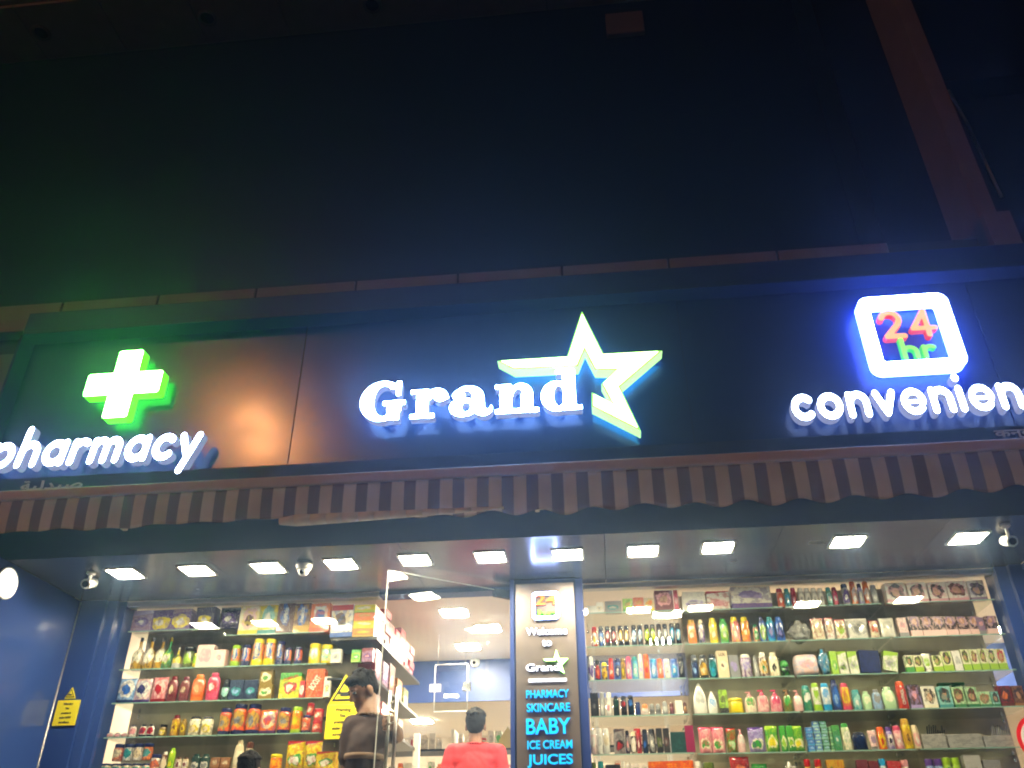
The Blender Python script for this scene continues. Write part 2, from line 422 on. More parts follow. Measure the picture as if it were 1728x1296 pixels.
# stone pier, ledge, column, upper storeys
p = MB(); p.box(-7.5, -3.885, 4.63, 6.2, STREET, 3.33); p.build('stone_pier', M['stone'], B)
p = MB(); p.box(-7.5, -3.885, 4.80, 6.2, 3.33, 3.6); p.build('painted_shadow_gap', M['joint'], B)  # recess faced in dark colour to paint the shadow under the ledge end
p = MB(); p.box(4.2, 8.5, 4.63, 6.2, STREET, 3.6); p.build('side_pier', M['stone'], B)
p = MB()
x = -9.06
while x < 2.1:
    p.box(x+.005, min(x+.735, 2.74), 4.70, 5.2, 3.58, 3.825); x += .745
p.build('ledge', M['ledge'], B, bevel=.006)
p = MB(); p.box(-9, 2.7, 4.712, 5.3, 3.59, 3.815); p.build('ledge_joint', M['joint'], B)
p = MB(); p.box(2.785, 2.86, 4.75, 5.6, 3.3, 9.6); p.box(2.785, 2.965, 4.69, 5.6, 3.60, 4.02); p.build('stone_column', mat('column_stone', (.17, .145, .135), .8, noise=.2, nscale=5, bump=.3), B)
p = MB(); p.box(2.863, 2.925, 4.765, 5.3, 4.03, 9.6); p.build('column_fillet', mat('column_stone'), B)
p = MB()
p.box(-9.6, 2.55, 5.60, 5.635, 3.83, 8.015)
p.build('upper_glazing', M['dglass'], B)
p = MB(); p.box(-9.6, 2.55, 5.64, 5.9, 3.6, 8.0); p.build('inner_wall', M['joint'], B)
p = MB(); p.box(2.3, 2.783, 5.17, 5.9, 3.83, 9.0); p.build('glazing_return', M['dglass'], B)
p = MB(); p.box(2.99, 9, 5.1, 5.9, 3.4, 9.8); p.box(2.99, 9, 4.9, 5.1, 5.6, 5.7); p.build('side_glazing', M['dglass'], B)
p = MB()
for i in range(14): p.box(-10.4+i*.93, -10.4+(i+1)*.93-.012, 4.95, 5.75, 8.02, 8.06)
p.build('overhang_panel', M['ledge'], B)
p = MB(); p.box(-10.5, 2.6, 4.9, 5.9, 8.065, 8.8); p.build('overhang', M['stone'], B)
p = MB(); p.box(.42, .80, 5.54, 5.6, 7.45, 7.78); p.build('brownish_panel', M['stone'], B, bevel=.01)  # plain panel placed for a brownish patch on the glazing
a = at(1555, 75, Y=5.0); b = at(1690, 332, Y=5.0)
p = MB(); p.tube(a, a*.45+b*.55+Vector((.03, 0, 0)), .012); p.tube(a*.45+b*.55+Vector((.03, 0, 0)), b, .012); p.build('drain_pipe', M['alu'], B)
p = MB(); p.box(-3.87, 4.2, 4.70, 5.44, 1.80, 3.57); p.build('fascia_core', M['joint'], B)
p = MB(); p.box(-3.87, 4.2, 4.59, 4.70, 1.772, 2.06); p.box(-3.87, 4.2, 4.60, 4.70, 2.06, 2.0999); p.build('fascia', M['navy_frame'], B)
# soffit in panels with hairline seams
p = MB()
sx = [-3.56, -2.35, -1.15, .05, 1.05, 1.95, 2.64]
for x0, x1 in zip(sx, sx[1:]):
    p.box(x0+.0015, x1-.0015, 4.592, 5.20, SOF, SOF+.02); p.box(x0+.0015, x1-.0015, 5.203, 5.475, SOF, SOF+.02)
p.build('soffit', M['soffit'], B)
p = MB(); p.box(-3.56, 2.64, 4.592, 5.475, SOF+.021, SOF+.03); p.build('soffit_backing', M['joint'], B)
# side returns
p = MB(); p.box(-3.60, -3.56, 4.18, 5.42, FLOOR, SOF-.002); p.build('side_wall', M['blue_panel'], B)
p = MB(); p.box(-3.595, -3.37, 5.42, 5.62, FLOOR, SOF-.002); p.build('pilaster', M['blue_dark'], B)
p = MB(); p.box(-3.368, -3.30, 5.44, 5.62, FLOOR, SOF-.002); p.box(-3.299, -3.25, 5.47, 5.62, FLOOR, SOF-.002); p.build('pilaster_trim', M['blue_panel'], B)
p = MB(); p.box(2.64, 2.68, 4.18, 5.42, FLOOR, SOF-.002); p.build('side_wall', M['blue_panel'], B)
p = MB(); p.box(2.56, 2.675, 5.42, 5.62, FLOOR, SOF-.002); p.build('pilaster', M['blue_dark'], B)
p = MB(); p.box(2.485, 2.558, 5.45, 5.62, FLOOR, SOF-.002); p.build('pilaster_trim', M['blue_panel'], B)
p = MB(); p.tube((-3.557, 5.417, FLOOR), (-3.557, 5.417, SOF-.01), .005); p.build('corner_bead', M['alu'], B)
# centre pillar, rails
p = MB(); p.box(-.572, -.545, 5.33, 5.62, FLOOR, SOF-.002); p.box(-.150, -.105, 5.36, 5.62, FLOOR, SOF-.002); p.build('pillar_cladding', mat('cladding_blue', (.02, .045, .2), .5, spec=.25), B)
p = MB(); p.box(-.545, -.150, 5.345, 5.62, FLOOR, SOF-.002); p.build('pillar', M['navy_frame'], B)
p = MB(); p.box(-3.25, -1.475, 5.478, 5.54, 1.735, 1.768); p.build('window_rail', M['alu'], B, bevel=.004)
p = MB(); p.box(-.104, 2.484, 5.478, 5.54, 1.735, 1.768); p.build('window_rail', M['alu'], B, bevel=.004)
p = MB(); p.box(-1.474, -.573, 5.478, 5.60, 1.748, 1.79); p.build('door_lintel', M['navy_frame'], B)
def pane(x0, x1):
    p = MB(); p.box(x0, x1, 5.497, 5.505, FLOOR, 1.735); p.build('window_pane', M['glass'], B)
pane(-3.248, -1.50); pane(-.103, .512); pane(.516, 2.482)
# interior
p = MB(); p.box(-3.9, 4.2, 5.60, 7.79, CEIL, CEIL+.05); p.box(-3.9, 4.2, 7.80, 11.4, CEIL-.12, CEIL-.05); p.build('ceiling', M['cream'], B)
p = MB(); p.box(-3.9, 4.2, 7.77, 7.795, 1.49, CEIL-.001); p.build('bulkhead', mat('bulkhead_blue', (.03, .06, .22), .42), B)
p = MB(); p.box(-3.9, 4.2, 11.2, 11.3, FLOOR, CEIL); p.build('back_wall', M['creamwall'], B)
for x0, x1 in ((-3.95, -3.6), (4.2, 4.4)):
    p = MB(); p.box(x0, x1, 5.63, 11.3, FLOOR, CEIL); p.build('inner_side_wall', M['creamwall'], B)
p = MB(); p.box(-3.30, -1.58, 5.93, 5.96, FLOOR, 1.80); p.build('display_back', M['taupe'], B)
p = MB(); p.box(.53, 2.50, 5.93, 5.96, FLOOR, 1.80); p.build('display_back', M['taupe'], B)
p = MB(); p.box(-1.50, -1.455, 6.92, 6.98, FLOOR, 1.10); p.build('rack_post', M['creamwall'], B)
for x in (.518, 1.175, 1.80, -2.565, -1.80):
    p = MB(); p.box(x-.006, x+.006, 5.60, 5.93, FLOOR, 1.735); p.build('display_divider', M['glass'], B)

# ============================================================ SIGN BOARD
SB = empty('sign_board', (0, 4.6, 1.99)); SB.location = (0, 0, 0)
tag(SB, 'long dark navy panelled signboard over the shopfront with a projecting top hood', 'signboard')
YP = 4.58
def panel(x0, x1, tilt=0, pitch=0):
    p = MB(); p.box(-(x1-x0)/2+.0015, (x1-x0)/2-.0015, 0, .012, -.56, .56)
    o = p.build('panel', M['navy_panel'], SB); o.location = ((x0+x1)/2, YP, 2.80); o.rotation_euler = (rad(pitch), 0, rad(tilt))
    return o
panel(-3.86, -1.88, .0); panel(-1.88, .62, -.5); panel(.62, 2.45, .15); panel(2.45, 4.19, 0)
p = MB(); p.box(-3.87, 4.2, 4.45, 4.70, 3.36, 3.54); p.build('top_hood', M['navy_frame'], SB, bevel=.004)
p = MB(); p.box(-3.87, 4.2, 4.45, 4.575, 2.10, 2.248); p.build('bottom_trim', M['navy_frame'], SB, bevel=.004)
p = MB(); p.box(-3.88, -3.862, 4.45, 4.70, 2.10, 3.358); p.build('end_trim', M['navy_frame'], SB)
# small unlit words
for body, px, py, w, nm in (("\uFE94\uFEF4\uFEDF\uFEAA\uFEF4\uFEBB", 86, 822, .40, 'arabic_word'), ("कन्वीनियन्स", 1762, 731, .52, 'hindi_word')):
    me = text_mesh('word', body, .12, .006, mat('faded_letter', (.5, .5, .54), .4), bold=.0015, width=w)
    zs = [v.co.z for v in me.vertices]; k_ = .075/(max(zs)-min(zs)); zm = (max(zs)+min(zs))/2
    for v in me.vertices: v.co.z = (v.co.z-zm)*k_
    q = at(px, py, Y=4.444); q.z += .012; o = link(nm, me, SB); o.location = (q.x, 4.446, q.z)
    if nm == 'arabic_word': ARAB = o

# cross
CR = empty('pharmacy_cross', (-3.03, 4.45, 2.69)); cx, cz = -3.028, 2.908
CR.location = (cx, 4.5, cz); tag(CR, 'glowing green and white illuminated plus sign at the left of the signboard', 'sign')
f = U(S_box(-.088, .088, -.262, .262, .02), S_box(-.262, .262, -.088, .088, .02))
me = curve_mesh('cross_body', contours(f, -.3, .3, -.3, .3, .008), .09, .014, [M['e_greenface'], M['e_greenside'], M['e_greenback']])
link('cross_body', me, CR).location = (0, -.005, 0)
f2 = U(S_box(-.066, .066, -.24, .24, .02), S_box(-.24, .24, -.066, .066, .02))
me = curve_mesh('cross_face', contours(f2, -.3, .3, -.3, .3, .008), .01, .003, [M['e_greenface'], M['e_greenside']])
link('cross_face', me, CR).location = (0, -.056, 0)

# pharmacy
q0 = at(45, 783, Y=4.44); qe = at(346, 733, Y=4.44)
PH = empty('pharmacy_lettering', (0, 4.5, 2.3)); PH.location = (0, 0, 0)
tag(PH, 'white glowing rounded letters reading pharmacy below the green cross', 'lettering')
XL = -3.79
lettering(PH, 'pharmacy', rounded, XL, 2.315, .192, (qe.x-.005)-XL-.02, 4.44, .075, [M['e_white'], M['e_whiteside'], M['e_whiteback']], shear=.10, h=.035)
# Grand
GR = empty('grand_lettering', (0, 4.5, 2.5)); GR.location = (0, 0, 0)
tag(GR, 'white glowing heavy slab letters reading Grand in the middle of the signboard', 'lettering')
qa = at(605, 700, Y=4.44); qb = at(988, 690, Y=4.44)
lettering(GR, 'Grand', slab, qa.x+.002, 2.508, .277, qb.x-qa.x, 4.44, .07, [M['e_grand'], M['e_whiteside'], M['e_grandback']], h=.02, bevel=.005, gaps=.015)
# star
ST = empty('star_sign', (0, 4.5, 2.8)); ST.location = (0, 0, 0)
tag(ST, 'glowing green-edged white outline star swooping around the end of Grand', 'sign')
SP = [(1215,128),(1320,335),(1606,320),(1400,497),(1502,712),(1263,592),(1263,522),(1360,572),(1310,482),(1378,415),(1278,415),(1228,318),(1195,398),(882,412),(804,370),(1143,348)]
pts = []
for x, y in SP:
    q = at(560+x/2.88, 480+y/2.88, Y=4.43); pts.append((q.x, q.z))
me = curve_mesh('star_outline', [pts], .10, .006, [M['e_starrim'], M['e_starside'], M['e_starback']])
link('star_outline', me, ST).location = (0, 4.48, 0)
pin = MB()
area = sum(a[0]*b[1]-b[0]*a[1] for a, b in zip(pts, pts[1:]+pts[:1]))/2
n = len(pts); ip = []
for i in range(n):
    a = Vector(pts[i-1]); b = Vector(pts[i]); c = Vector(pts[(i+1) % n]); e1 = (b-a).normalized(); e2 = (c-b).normalized()
    s = 1 if area > 0 else -1; n1 = Vector((-e1.y, e1.x))*s; n2 = Vector((-e2.y, e2.x))*s
    k = (n1+n2).normalized(); w_ = .011/max(.38, k.dot(n1)); ip.append(tuple(b+k*w_))
me = curve_mesh('star_face', [ip], .008, 0, [M['e_starface'], M['e_starface']])
link('star_face', me, ST).location = (0, 4.426, 0)
# 24 hr box
HB = empty('hour_sign', (1.97, 4.5, 2.9)); HB.location = (0, 0, 0)
tag(HB, 'white glowing rounded square frame around orange digits 24 and green hr', 'sign')
hx, hz = 1.975, 2.922
f = SUB(S_box(-.272, .272, -.272, .272, .07), S_box(-.203, .203, -.206, .206, .012))
me = curve_mesh('square_frame', contours(f, -.3, .3, -.3, .3, .0075), .09, .012, [M['e_frame'], M['e_frameside'], M['e_frameback']])
link('square_frame', me, HB).location = (hx, 4.485, hz)
def d2(): return U(S_arc((.33, .68), .24, .24, 10, 165, .095), S_poly([(.565, .64), (.50, .50), (.14, .10)], .095), S_cap((.14, .1), (.60, .1), .095))
def d4(): return U(S_poly([(.50, .92), (.10, .32), (.70, .32)], .085), S_cap((.50, .92), (.50, .09), .09))
for fn, dx in ((d2, -.158), (d4, .012)):
    lo = contours(fn(), -.05, .9, -.05, 1.1, .025)
    me = curve_mesh('digit', [[(x*.215, y*.215) for x, y in l] for l in lo], .05, .008, [M['e_orange'], M['e_red']])
    link('digit', me, HB).location = (hx+dx, 4.505, hz-.028)
for ch, dx in (('h', -.075), ('r', .045)):
    f, w = rounded(ch); lo = contours(f, -.1, 1.2, -.1, 1.7, .035)
    me = curve_mesh('hr_letter', [[(x*.115, y*.105) for x, y in l] for l in lo], .04, .006, [M['e_lime'], M['e_limeside']])
    link('hr_letter', me, HB).location = (hx+dx, 4.500, hz-.182)
# convenience
CV = empty('convenience_lettering', (0, 4.5, 2.3)); CV.location = (0, 0, 0)
tag(CV, 'white glowing rounded letters reading convenience, running out of view below the 24 box', 'lettering')
qc = at(1338, 700, Y=4.44)
lettering(CV, 'convenience', rounded, qc.x, 2.345, .182, 1.60, 4.44, .075, [M['e_white'], M['e_whiteside'], M['e_whiteback']], h=.035)

# ============================================================ AWNING
AW = empty('awning', (0, 4.3, 2.0)); AW.location = (0, 0, 0)
tag(AW, 'rolled-up brown and beige striped canvas awning with a scalloped valance', 'awning')
m = D.materials.new('striped_canvas'); m.use_nodes = True; nt = m.node_tree; n = nt.nodes; b = n['Principled BSDF']; b.inputs['Roughness'].default_value = .85
tc = n.new('ShaderNodeTexCoord'); sp = n.new('ShaderNodeSeparateXYZ'); nt.links.new(tc.outputs['Object'], sp.inputs[0])
def mth(op, a, v):
    x = n.new('ShaderNodeMath'); x.operation = op; nt.links.new(a, x.inputs[0]); x.inputs[1].default_value = v; return x.outputs[0]
ph = mth('FRACT', mth('MULTIPLY', mth('ADD', sp.outputs[0], 10.0-.012), 1/.1375), 0)
st = mth('LESS_THAN', ph, .48)
nz = n.new('ShaderNodeTexNoise'); nz.inputs['Scale'].default_value = 5; nz.inputs['Detail'].default_value = 5; nt.links.new(tc.outputs['Object'], nz.inputs[0])
mx = n.new('ShaderNodeMix'); mx.data_type = 'RGBA'; nt.links.new(st, mx.inputs[0]); mx.inputs[6].default_value = (.72, .64, .58, 1); mx.inputs[7].default_value = (.28, .23, .25, 1)
m2 = n.new('ShaderNodeMix'); m2.data_type = 'RGBA'; m2.blend_type = 'MULTIPLY'; m2.inputs[0].default_value = 1
mr = n.new('ShaderNodeMapRange'); mr.inputs[3].default_value = .7; mr.inputs[4].default_value = 1.25; nt.links.new(nz.outputs[0], mr.inputs[0])
nt.links.new(mx.outputs[2], m2.inputs[6]); nt.links.new(mr.outputs[0], m2.inputs[7]); nt.links.new(m2.outputs[2], b.inputs['Base Color'])
wv = n.new('ShaderNodeTexNoise'); wv.inputs['Scale'].default_value = 400; nt.links.new(tc.outputs['Object'], wv.inputs[0])
bp = n.new('ShaderNodeBump'); bp.inputs['Strength'].default_value = .3; bp.inputs['Distance'].default_value = .002; nt.links.new(wv.outputs[0], bp.inputs['Height']); nt.links.new(bp.outputs[0], b.inputs['Normal'])
CANVAS = m
bm = bmesh.new(); nx, nz_ = 1100, 10; grid = []
for i in range(nx+1):
    x = -4.3+7.6*i/nx; col = []
    ss = min(1, max(0, (x+1.5)/1.2))                 # left half hangs flatter
    scal = .016*math.cos(2*math.pi*(x-.0)/.275)*(.35+.65*ss)+.006*math.sin(x*3.1+1)+.004*math.sin(x*9.7)
    zb = 1.79+scal+.032*(1-ss)
    for j in range(nz_+1):
        t = j/nz_; z = 2.012+(zb-2.012)*t
        y = 4.262+(.010*math.sin(x*22.8+.6*math.sin(x*5))+.008*math.sin(x*7.3+2))*t**1.2*(.5+.5*ss)+.02*t*t
        col.append(bm.verts.new((x+.006*math.sin(x*5)*t, y, z)))
    grid.append(col)
for a, c in zip(grid, grid[1:]):
    for j in range(nz_): bm.faces.new((a[j], c[j], c[j+1], a[j+1])).smooth = True
r = bmesh.ops.solidify(bm, geom=bm.faces[:], thickness=.003)
me = D.meshes.new('valance'); bm.to_mesh(me); bm.free(); me.materials.append(CANVAS); link('valance', me, AW)
p = MB(); p.box(-4.3, 3.3, 4.245, 4.33, 2.008, 2.072); p.build('front_bar', M['canvas_plain'], AW, bevel=.012, seg=3)
p = MB(); p.tube((-4.28, 4.375, 2.035), (3.28, 4.375, 2.035), .045, n=20); o = p.build('canvas_roll', CANVAS, AW)
for x in (-3.9, -2.92, -1.2, -.22, 1.2, 2.5):
    p = MB(); p.box(x-.03, x+.03, 4.36, 4.575, 2.02, 2.06); p.box(x-.05, x+.05, 4.57, 4.59, 1.98, 2.09); p.build('bracket', M['armcream'], AW, bevel=.004)
a = at(472, 880, Y=4.215); c = at(850, 857, Y=4.235)
p = MB(); k = 14; rr = []
for i in range(k+1):
    t = i/k; q = a.lerp(c, t); q.z += -.012*math.sin(math.pi*t)*0; r_ = (.030*(1-t)**.8+.008)*min(1, .55+t*6)*.9
    rr.append((q, r_))
for (q, r0), (s_, r1) in zip(rr, rr[1:]): p.tube(q, s_, r0, r1, n=14, caps=True)
p.build('folding_arm', M['armcream'], AW)
p = MB(); q = at(915, 856, Y=4.36); p.box(q.x-.05, q.x+.06, 4.33, 4.40, q.z-.0, q.z+.03); p.box(q.x-.04, q.x-.015, 4.33, 4.37, q.z-.025, q.z); p.build('arm_joint', M['armcream'], AW, bevel=.004)
for px, py in ((52, 886), (208, 886)):
    p = MB(); q = at(px, py, Y=4.36); p.box(q.x-.03, q.x+.04, 4.34, 4.39, q.z-.012, q.z+.03); p.box(q.x-.005, q.x+.025, 4.34, 4.38, q.z-.03, q.z-.01)
    p.build('arm_joint', M['armcream'], AW, bevel=.004)

# ============================================================ SOFFIT LIGHTS
ORD = ['first', 'second', 'third', 'fourth', 'fifth', 'sixth', 'seventh', 'eighth', 'ninth', 'tenth', 'eleventh', 'twelfth', 'thirteenth', 'fourteenth', 'fifteenth', 'sixteenth', 'seventeenth', 'eighteenth', 'nineteenth', 'twentieth']
def light(px, py, z, label, group, mtl, sz=.085, loc=None, th=.004):
    q = at(px, py, Z=z) if loc is None else Vector(loc)
    e = empty('recessed_light', (q.x, q.y, z)); tag(e, label, 'ceiling light', group)
    p = MB()
    for x0, x1, y0, y1 in ((-sz-.012, sz+.012, -sz-.012, -sz), (-sz-.012, sz+.012, sz, sz+.012), (-sz-.012, -sz, -sz, sz), (sz, sz+.012, -sz, sz)): p.box(x0, x1, y0, y1, -.008, .0)
    p.build('frame', M['white'], e)
    p = MB(); ring = []
    for k_, (sx_, sy_) in enumerate(((1, 1), (-1, 1), (-1, -1), (1, -1))):
        for a_ in range(5):
            t_ = math.pi/2*(k_+a_/4); ring.append((sx_*(sz-.03)+.03*math.cos(t_), sy_*(sz-.03)+.03*math.sin(t_)))
    A_ = [p.bm.verts.new((x, y, -.001)) for x, y in ring]; B_ = [p.bm.verts.new((x, y, -th)) for x, y in ring]
    p.bm.faces.new(A_); p.bm.faces.new(B_[::-1])
    for i_ in range(20): p.bm.faces.new((A_[i_], A_[(i_+1) % 20], B_[(i_+1) % 20], B_[i_]))
    p.build('diffuser', mtl, e)
    return e
SL = [(212,967),(333,962),(453,957),(576,951),(701,944),(828,939),(958,935),(1085,929),(1211,923),(1430,913),(1633,907)]
for i, (px, py) in enumerate(SL):
    light(px, py, SOF, f'{ORD[i]} square lit panel from the left in the shopfront soffit', 'square lights in the shopfront soffit', M['e_soffit'])
IL = [(-1.095, 6.28), (-.90, 6.74), (-1.143, 7.285), (.5, 6.5), (1.6, 6.5), (.5, 7.3), (1.7, 7.3), (-3.1, 6.9), (-2.6, 7.4), (3.2, 6.6), (3.2, 7.3)]  # last four panels are unseen, added to brighten the ceiling by bounce
nm = ['nearest square lit panel in the shop ceiling behind the door', 'square lit panel in shop ceiling, middle one seen through the doorway', 'square lit panel in shop ceiling closest to the dome camera',
      'front square lit panel behind the window beside the pillar', 'front square lit panel above the right window display',
      'rear square lit panel behind the window beside the pillar', 'rear square lit panel above the right window display',
      'unseen lit panel added behind the left display near the side wall', 'unseen lit panel added behind the left display near the bulkhead', 'unseen lit panel added near the far right side wall, front one', 'unseen lit panel added near the far right side wall, rear one']
for (x, y), l in zip(IL, nm): light(0, 0, CEIL, l, 'square lights in the shop ceiling', M['e_room'], .095, (x, y, CEIL), .011)
for (px, py), l in zip(((905, 1192), (962, 1216), (712, 1216)), ('lit ceiling panel in the back room left of the pillar edge', 'lit ceiling panel in the back room beside the red shirt', 'lit ceiling panel in the back room near the left racks')):
    q = at(px, py, Z=CEIL-.12); light(0, 0, CEIL-.12, l, 'square lights in the back room ceiling', M['e_room'], .11, (q.x, q.y, CEIL-.12), .014)
q = at(12, 984, X=-3.55)  # glowing disc added in place of a soffit light reflected in this wall
e = empty('reflection_disc', (-3.558, q.y, q.z)); tag(e, 'glowing disc added for a reflection in the blue side wall, far left', 'glow disc')
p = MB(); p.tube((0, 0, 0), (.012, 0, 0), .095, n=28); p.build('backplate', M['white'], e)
p = MB(); p.tube((.0125, 0, 0), (.034, 0, 0), .088, .06, n=28); p.build('diffuser', emis('reflection_disc_glow', (1, .93, .78), 2.2), e)
# unlit downlights in the upper overhang
for (px, py), l in zip(((70,55),(350,30),(628,8)), ('unlit round downlight under the top overhang, leftmost', 'unlit round downlight under the top overhang, middle', 'unlit round downlight under the top overhang, rightmost')):
    q = at(px, py, Z=8.02); e = empty('downlight', (q.x, q.y, 8.018)); tag(e, l, 'downlight', 'unlit downlights in the overhang')
    p = MB(); p.lathe([(.10, 0), (.10, -.012), (.075, -.02), (.07, -.001)], n=24); p.build('trim_ring', M['stone'], e)
    p = MB(); p.lathe([(.068, -.002), (.068, -.006)], n=24); p.build('lens', M['lens'], e)

# ============================================================ CAMERAS
def bullet(base, aim, label):
    e = empty('security_camera', base); tag(e, label, 'camera', 'bullet cameras at the soffit ends')
    base = Vector(base); aim = Vector(aim)-base
    p = MB(); p.lathe([(.028, 0), (.028, -.012), (.018, -.02)], n=20); p.build('mount', M['white'], e)
    p = MB(); p.tube((0, 0, -.015), aim*.42+Vector((0, 0, -.02)), .009); p.tube(aim*.42+Vector((0, 0, -.02)), aim*.75+Vector((0, .02, .0)), .008); p.build('arm', M['white'], e)
    d = Vector((.02*(1 if aim.x < 0 else -1), -1, -.42)).normalized()
    c0 = aim-d*.05
    p = MB(); p.tube(c0-d*.02, c0+d*.075, .030, .031, n=20, caps=True); p.tube(c0-d*.035, c0-d*.02, .018, .030, n=20); p.build('housing', M['white'], e)
    p = MB(); p.tube(c0+d*.0755, c0+d*.079, .021, .021, n=20); p.build('lens', M['lens'], e)
bullet((-3.17, 4.86, SOF), tuple(at(148, 985, Y=4.93)), 'white bullet camera on a bracket at the left end of the soffit')
bullet((2.28, 4.72, SOF), tuple(at(1705, 913, Y=4.83)), 'white bullet camera on a bracket at the right end of the soffit')
def dome(loc, label, up=0):
    e = empty('dome_camera', loc); tag(e, label, 'camera')
    p = MB(); p.lathe([(.05, 0), (.05, -.018), (.043, -.04), (.036, -.045)], n=24); p.build('base', M['white'], e)
    p = MB(); p.lathe([(.034, -.040), (.034, -.055), (.026, -.072), (.012, -.080), (.002, -.082)], n=24); p.build('turret', M['white'], e)
    p = MB(); p.tube((0, -.02, -.062), (0, -.034, -.070), .013); p.build('lens', M['lens'], e)
q = at(514, 950, Z=SOF); dome((q.x, q.y, SOF), 'white dome camera under the soffit between the third and fourth lights')
e = empty('dome_camera', (-1.152, 7.765, 1.825)); tag(e, 'small white camera on the blue bulkhead inside the shop', 'camera')
p = MB(); p.lathe([(.045, 0), (.045, .02), (.03, .03)], n=20); o = p.build('base', M['white'], e); o.rotation_euler = (rad(90), 0, 0)
p = MB(); p.tube((0, -.03, 0), (0, -.055, -.015), .034, .026, n=20); p.build('turret', M['white'], e)
p = MB(); p.tube((0, -.055, -.016), (0, -.060, -.018), .014, n=16); p.build('lens', M['lens'], e)

# ============================================================ PILLAR SIGN
PS = empty('pillar_sign', (-.347, 5.34, FLOOR)); PS.location = (0, 0, 0)
tag(PS, 'tall steel sign on the pillar with lit blue words below a white 24 box', 'sign')
p = MB(); p.box(-.534, -.159, 5.322, 5.342, FLOOR+.02, 1.735); p.build('board', M['plate'], PS, bevel=.003)
YS = 5.316
def ptxt(name, body, pa, pb, hz_, mats, bold=.0, depth=.012, px_h=None):
    a = at(*pa, Y=YS); c = at(*pb, Y=YS); w = abs(c.x-a.x); z = (a.z+c.z)/2
    me = text_mesh(name, body, 1, depth, mats, bold=bold)
    xs = [v.co.x for v in me.vertices]; zs = [v.co.z for v in me.vertices]
    sx_ = w/(max(xs)-min(xs)); sz_ = hz_/(max(zs)-min(zs))
    ox = (max(xs)+min(xs))/2; oz = (max(zs)+min(zs))/2
    for v in me.vertices: v.co.x = (v.co.x-ox)*sx_; v.co.z = (v.co.z-oz)*sz_
    o = link(name, me, PS); o.location = ((a.x+c.x)/2, YS-.004, z); return o
BL = [M['e_cyan'], M['e_cyanside']]; WH = [emis('small_letter_face', (.9, .93, 1), 3.5), emis('small_letter_side', (.4, .4, 1), .25)]
ptxt('word', 'PHARMACY', (888, 1171), (960, 1171), .046, BL, .02)
ptxt('word', 'SKINCARE', (889, 1195), (962, 1193), .048, BL, .02)
ptxt('word', 'BABY', (888, 1226), (963, 1225), .088, BL, .02)
ptxt('word', 'ICE CREAM', (890, 1257), (966, 1256), .047, BL, .02)
ptxt('word', 'JUICES', (890, 1285), (967, 1283), .072, BL, .02)
ptxt('word', 'Welcome', (888, 1066), (957, 1065), .046, WH, .015)
ptxt('word', 'to', (915, 1086), (931, 1085), .038, WH, .015)
ptxt('word', 'Grand', (888, 1127), (944, 1126), .044, WH, .02)
a = at(892, 1149, Y=YS); c = at(956, 1147, Y=YS)
p = MB(); p.box(a.x, c.x, YS-.008, YS+.004, a.z-.006, a.z+.008); p.build('underline', WH[0], PS)
s2 = []
x0, x1 = min(p_[0] for p_ in pts), max(p_[0] for p_ in pts); z0, z1 = min(p_[1] for p_ in pts), max(p_[1] for p_ in pts)
A_ = at(917, 1113, Y=YS).x; B_ = at(959, 1111, Y=YS).x; C_ = at(952, 1137, Y=YS).z; D_ = at(940, 1097, Y=YS).z
for x, z in pts: s2.append((A_+(x-x0)/(x1-x0)*(B_-A_), C_+(z-z0)/(z1-z0)*(D_-C_)))
me = curve_mesh('star', [s2], .014, .0, [M['e_starface'], M['e_greenside']]); link('star', me, PS).location = (0, YS-.006, 0)
q = at(921, 1023, Y=YS)
f = SUB(S_box(-.085, .085, -.088, .088, .024), S_box(-.066, .066, -.068, .068, .01))
me = curve_mesh('square_frame', contours(f, -.1, .1, -.1, .1, .004), .02, .003, [M['e_frame'], M['e_whiteside']]); link('square_frame', me, PS).location = (q.x, YS-.008, q.z)
ptxt('hr', 'hr', (908, 1036), (937, 1035), .045, [emis('pillar_hr', (.2, 1, .05), 2.5), M['e_limeside']], .03)
ptxt('digits', '24', (902, 1013), (941, 1011), .070, [mat('digit_brown', (.55, .22, .03), .4, emit=(1, .30, .03), es=.6), M['e_red']], .02)

# ============================================================ GLASS DOOR
H0 = Vector((-.575, 5.50, 0)); F0 = Vector((-1.287, 4.955, 0))
DR = empty('glass_door', (H0.x, H0.y, FLOOR)); ang = math.atan2((F0-H0).y, (F0-H0).x); DR.rotation_euler = (0, 0, ang)
tag(DR, 'frameless glass door standing open outwards with long steel pull handles', 'door')
Wd = (F0-H0).length; dz = 1.735-FLOOR
p = MB(); p.box(.01, Wd-.002, -.005, .005, .01, dz); p.build('pane', M['door_glass'], DR)
p = MB(); p.box(Wd-.002, Wd, -.0052, .0052, .01, dz); p.box(.01, Wd, -.0054, .0054, dz, dz+.0015); p.build('polished_edge', mat('bright_edge', (.55, .6, .56), .2), DR)
p = MB(); p.box(0, .14, -.018, .018, dz-.045, dz+.006); p.build('hinge_patch', M['mull'], DR, bevel=.002)
p = MB(); p.box(0, .14, -.018, .018, .0, .05); p.build('hinge_patch', M['mull'], DR, bevel=.002)
for s in (1, -1):
    z0_, z1_ = 1.04-FLOOR, .55-FLOOR
    p = MB(); p.tube((Wd-.09, s*.05, z0_), (Wd-.09, s*.05, z1_), .010, n=16)
    for z in (z0_-.07, z1_+.07, (z0_+z1_)/2+.06): p.tube((Wd-.09, s*.006, z), (Wd-.09, s*.05, z), .006)
    p.build('pull_handle', M['alu'], DR)

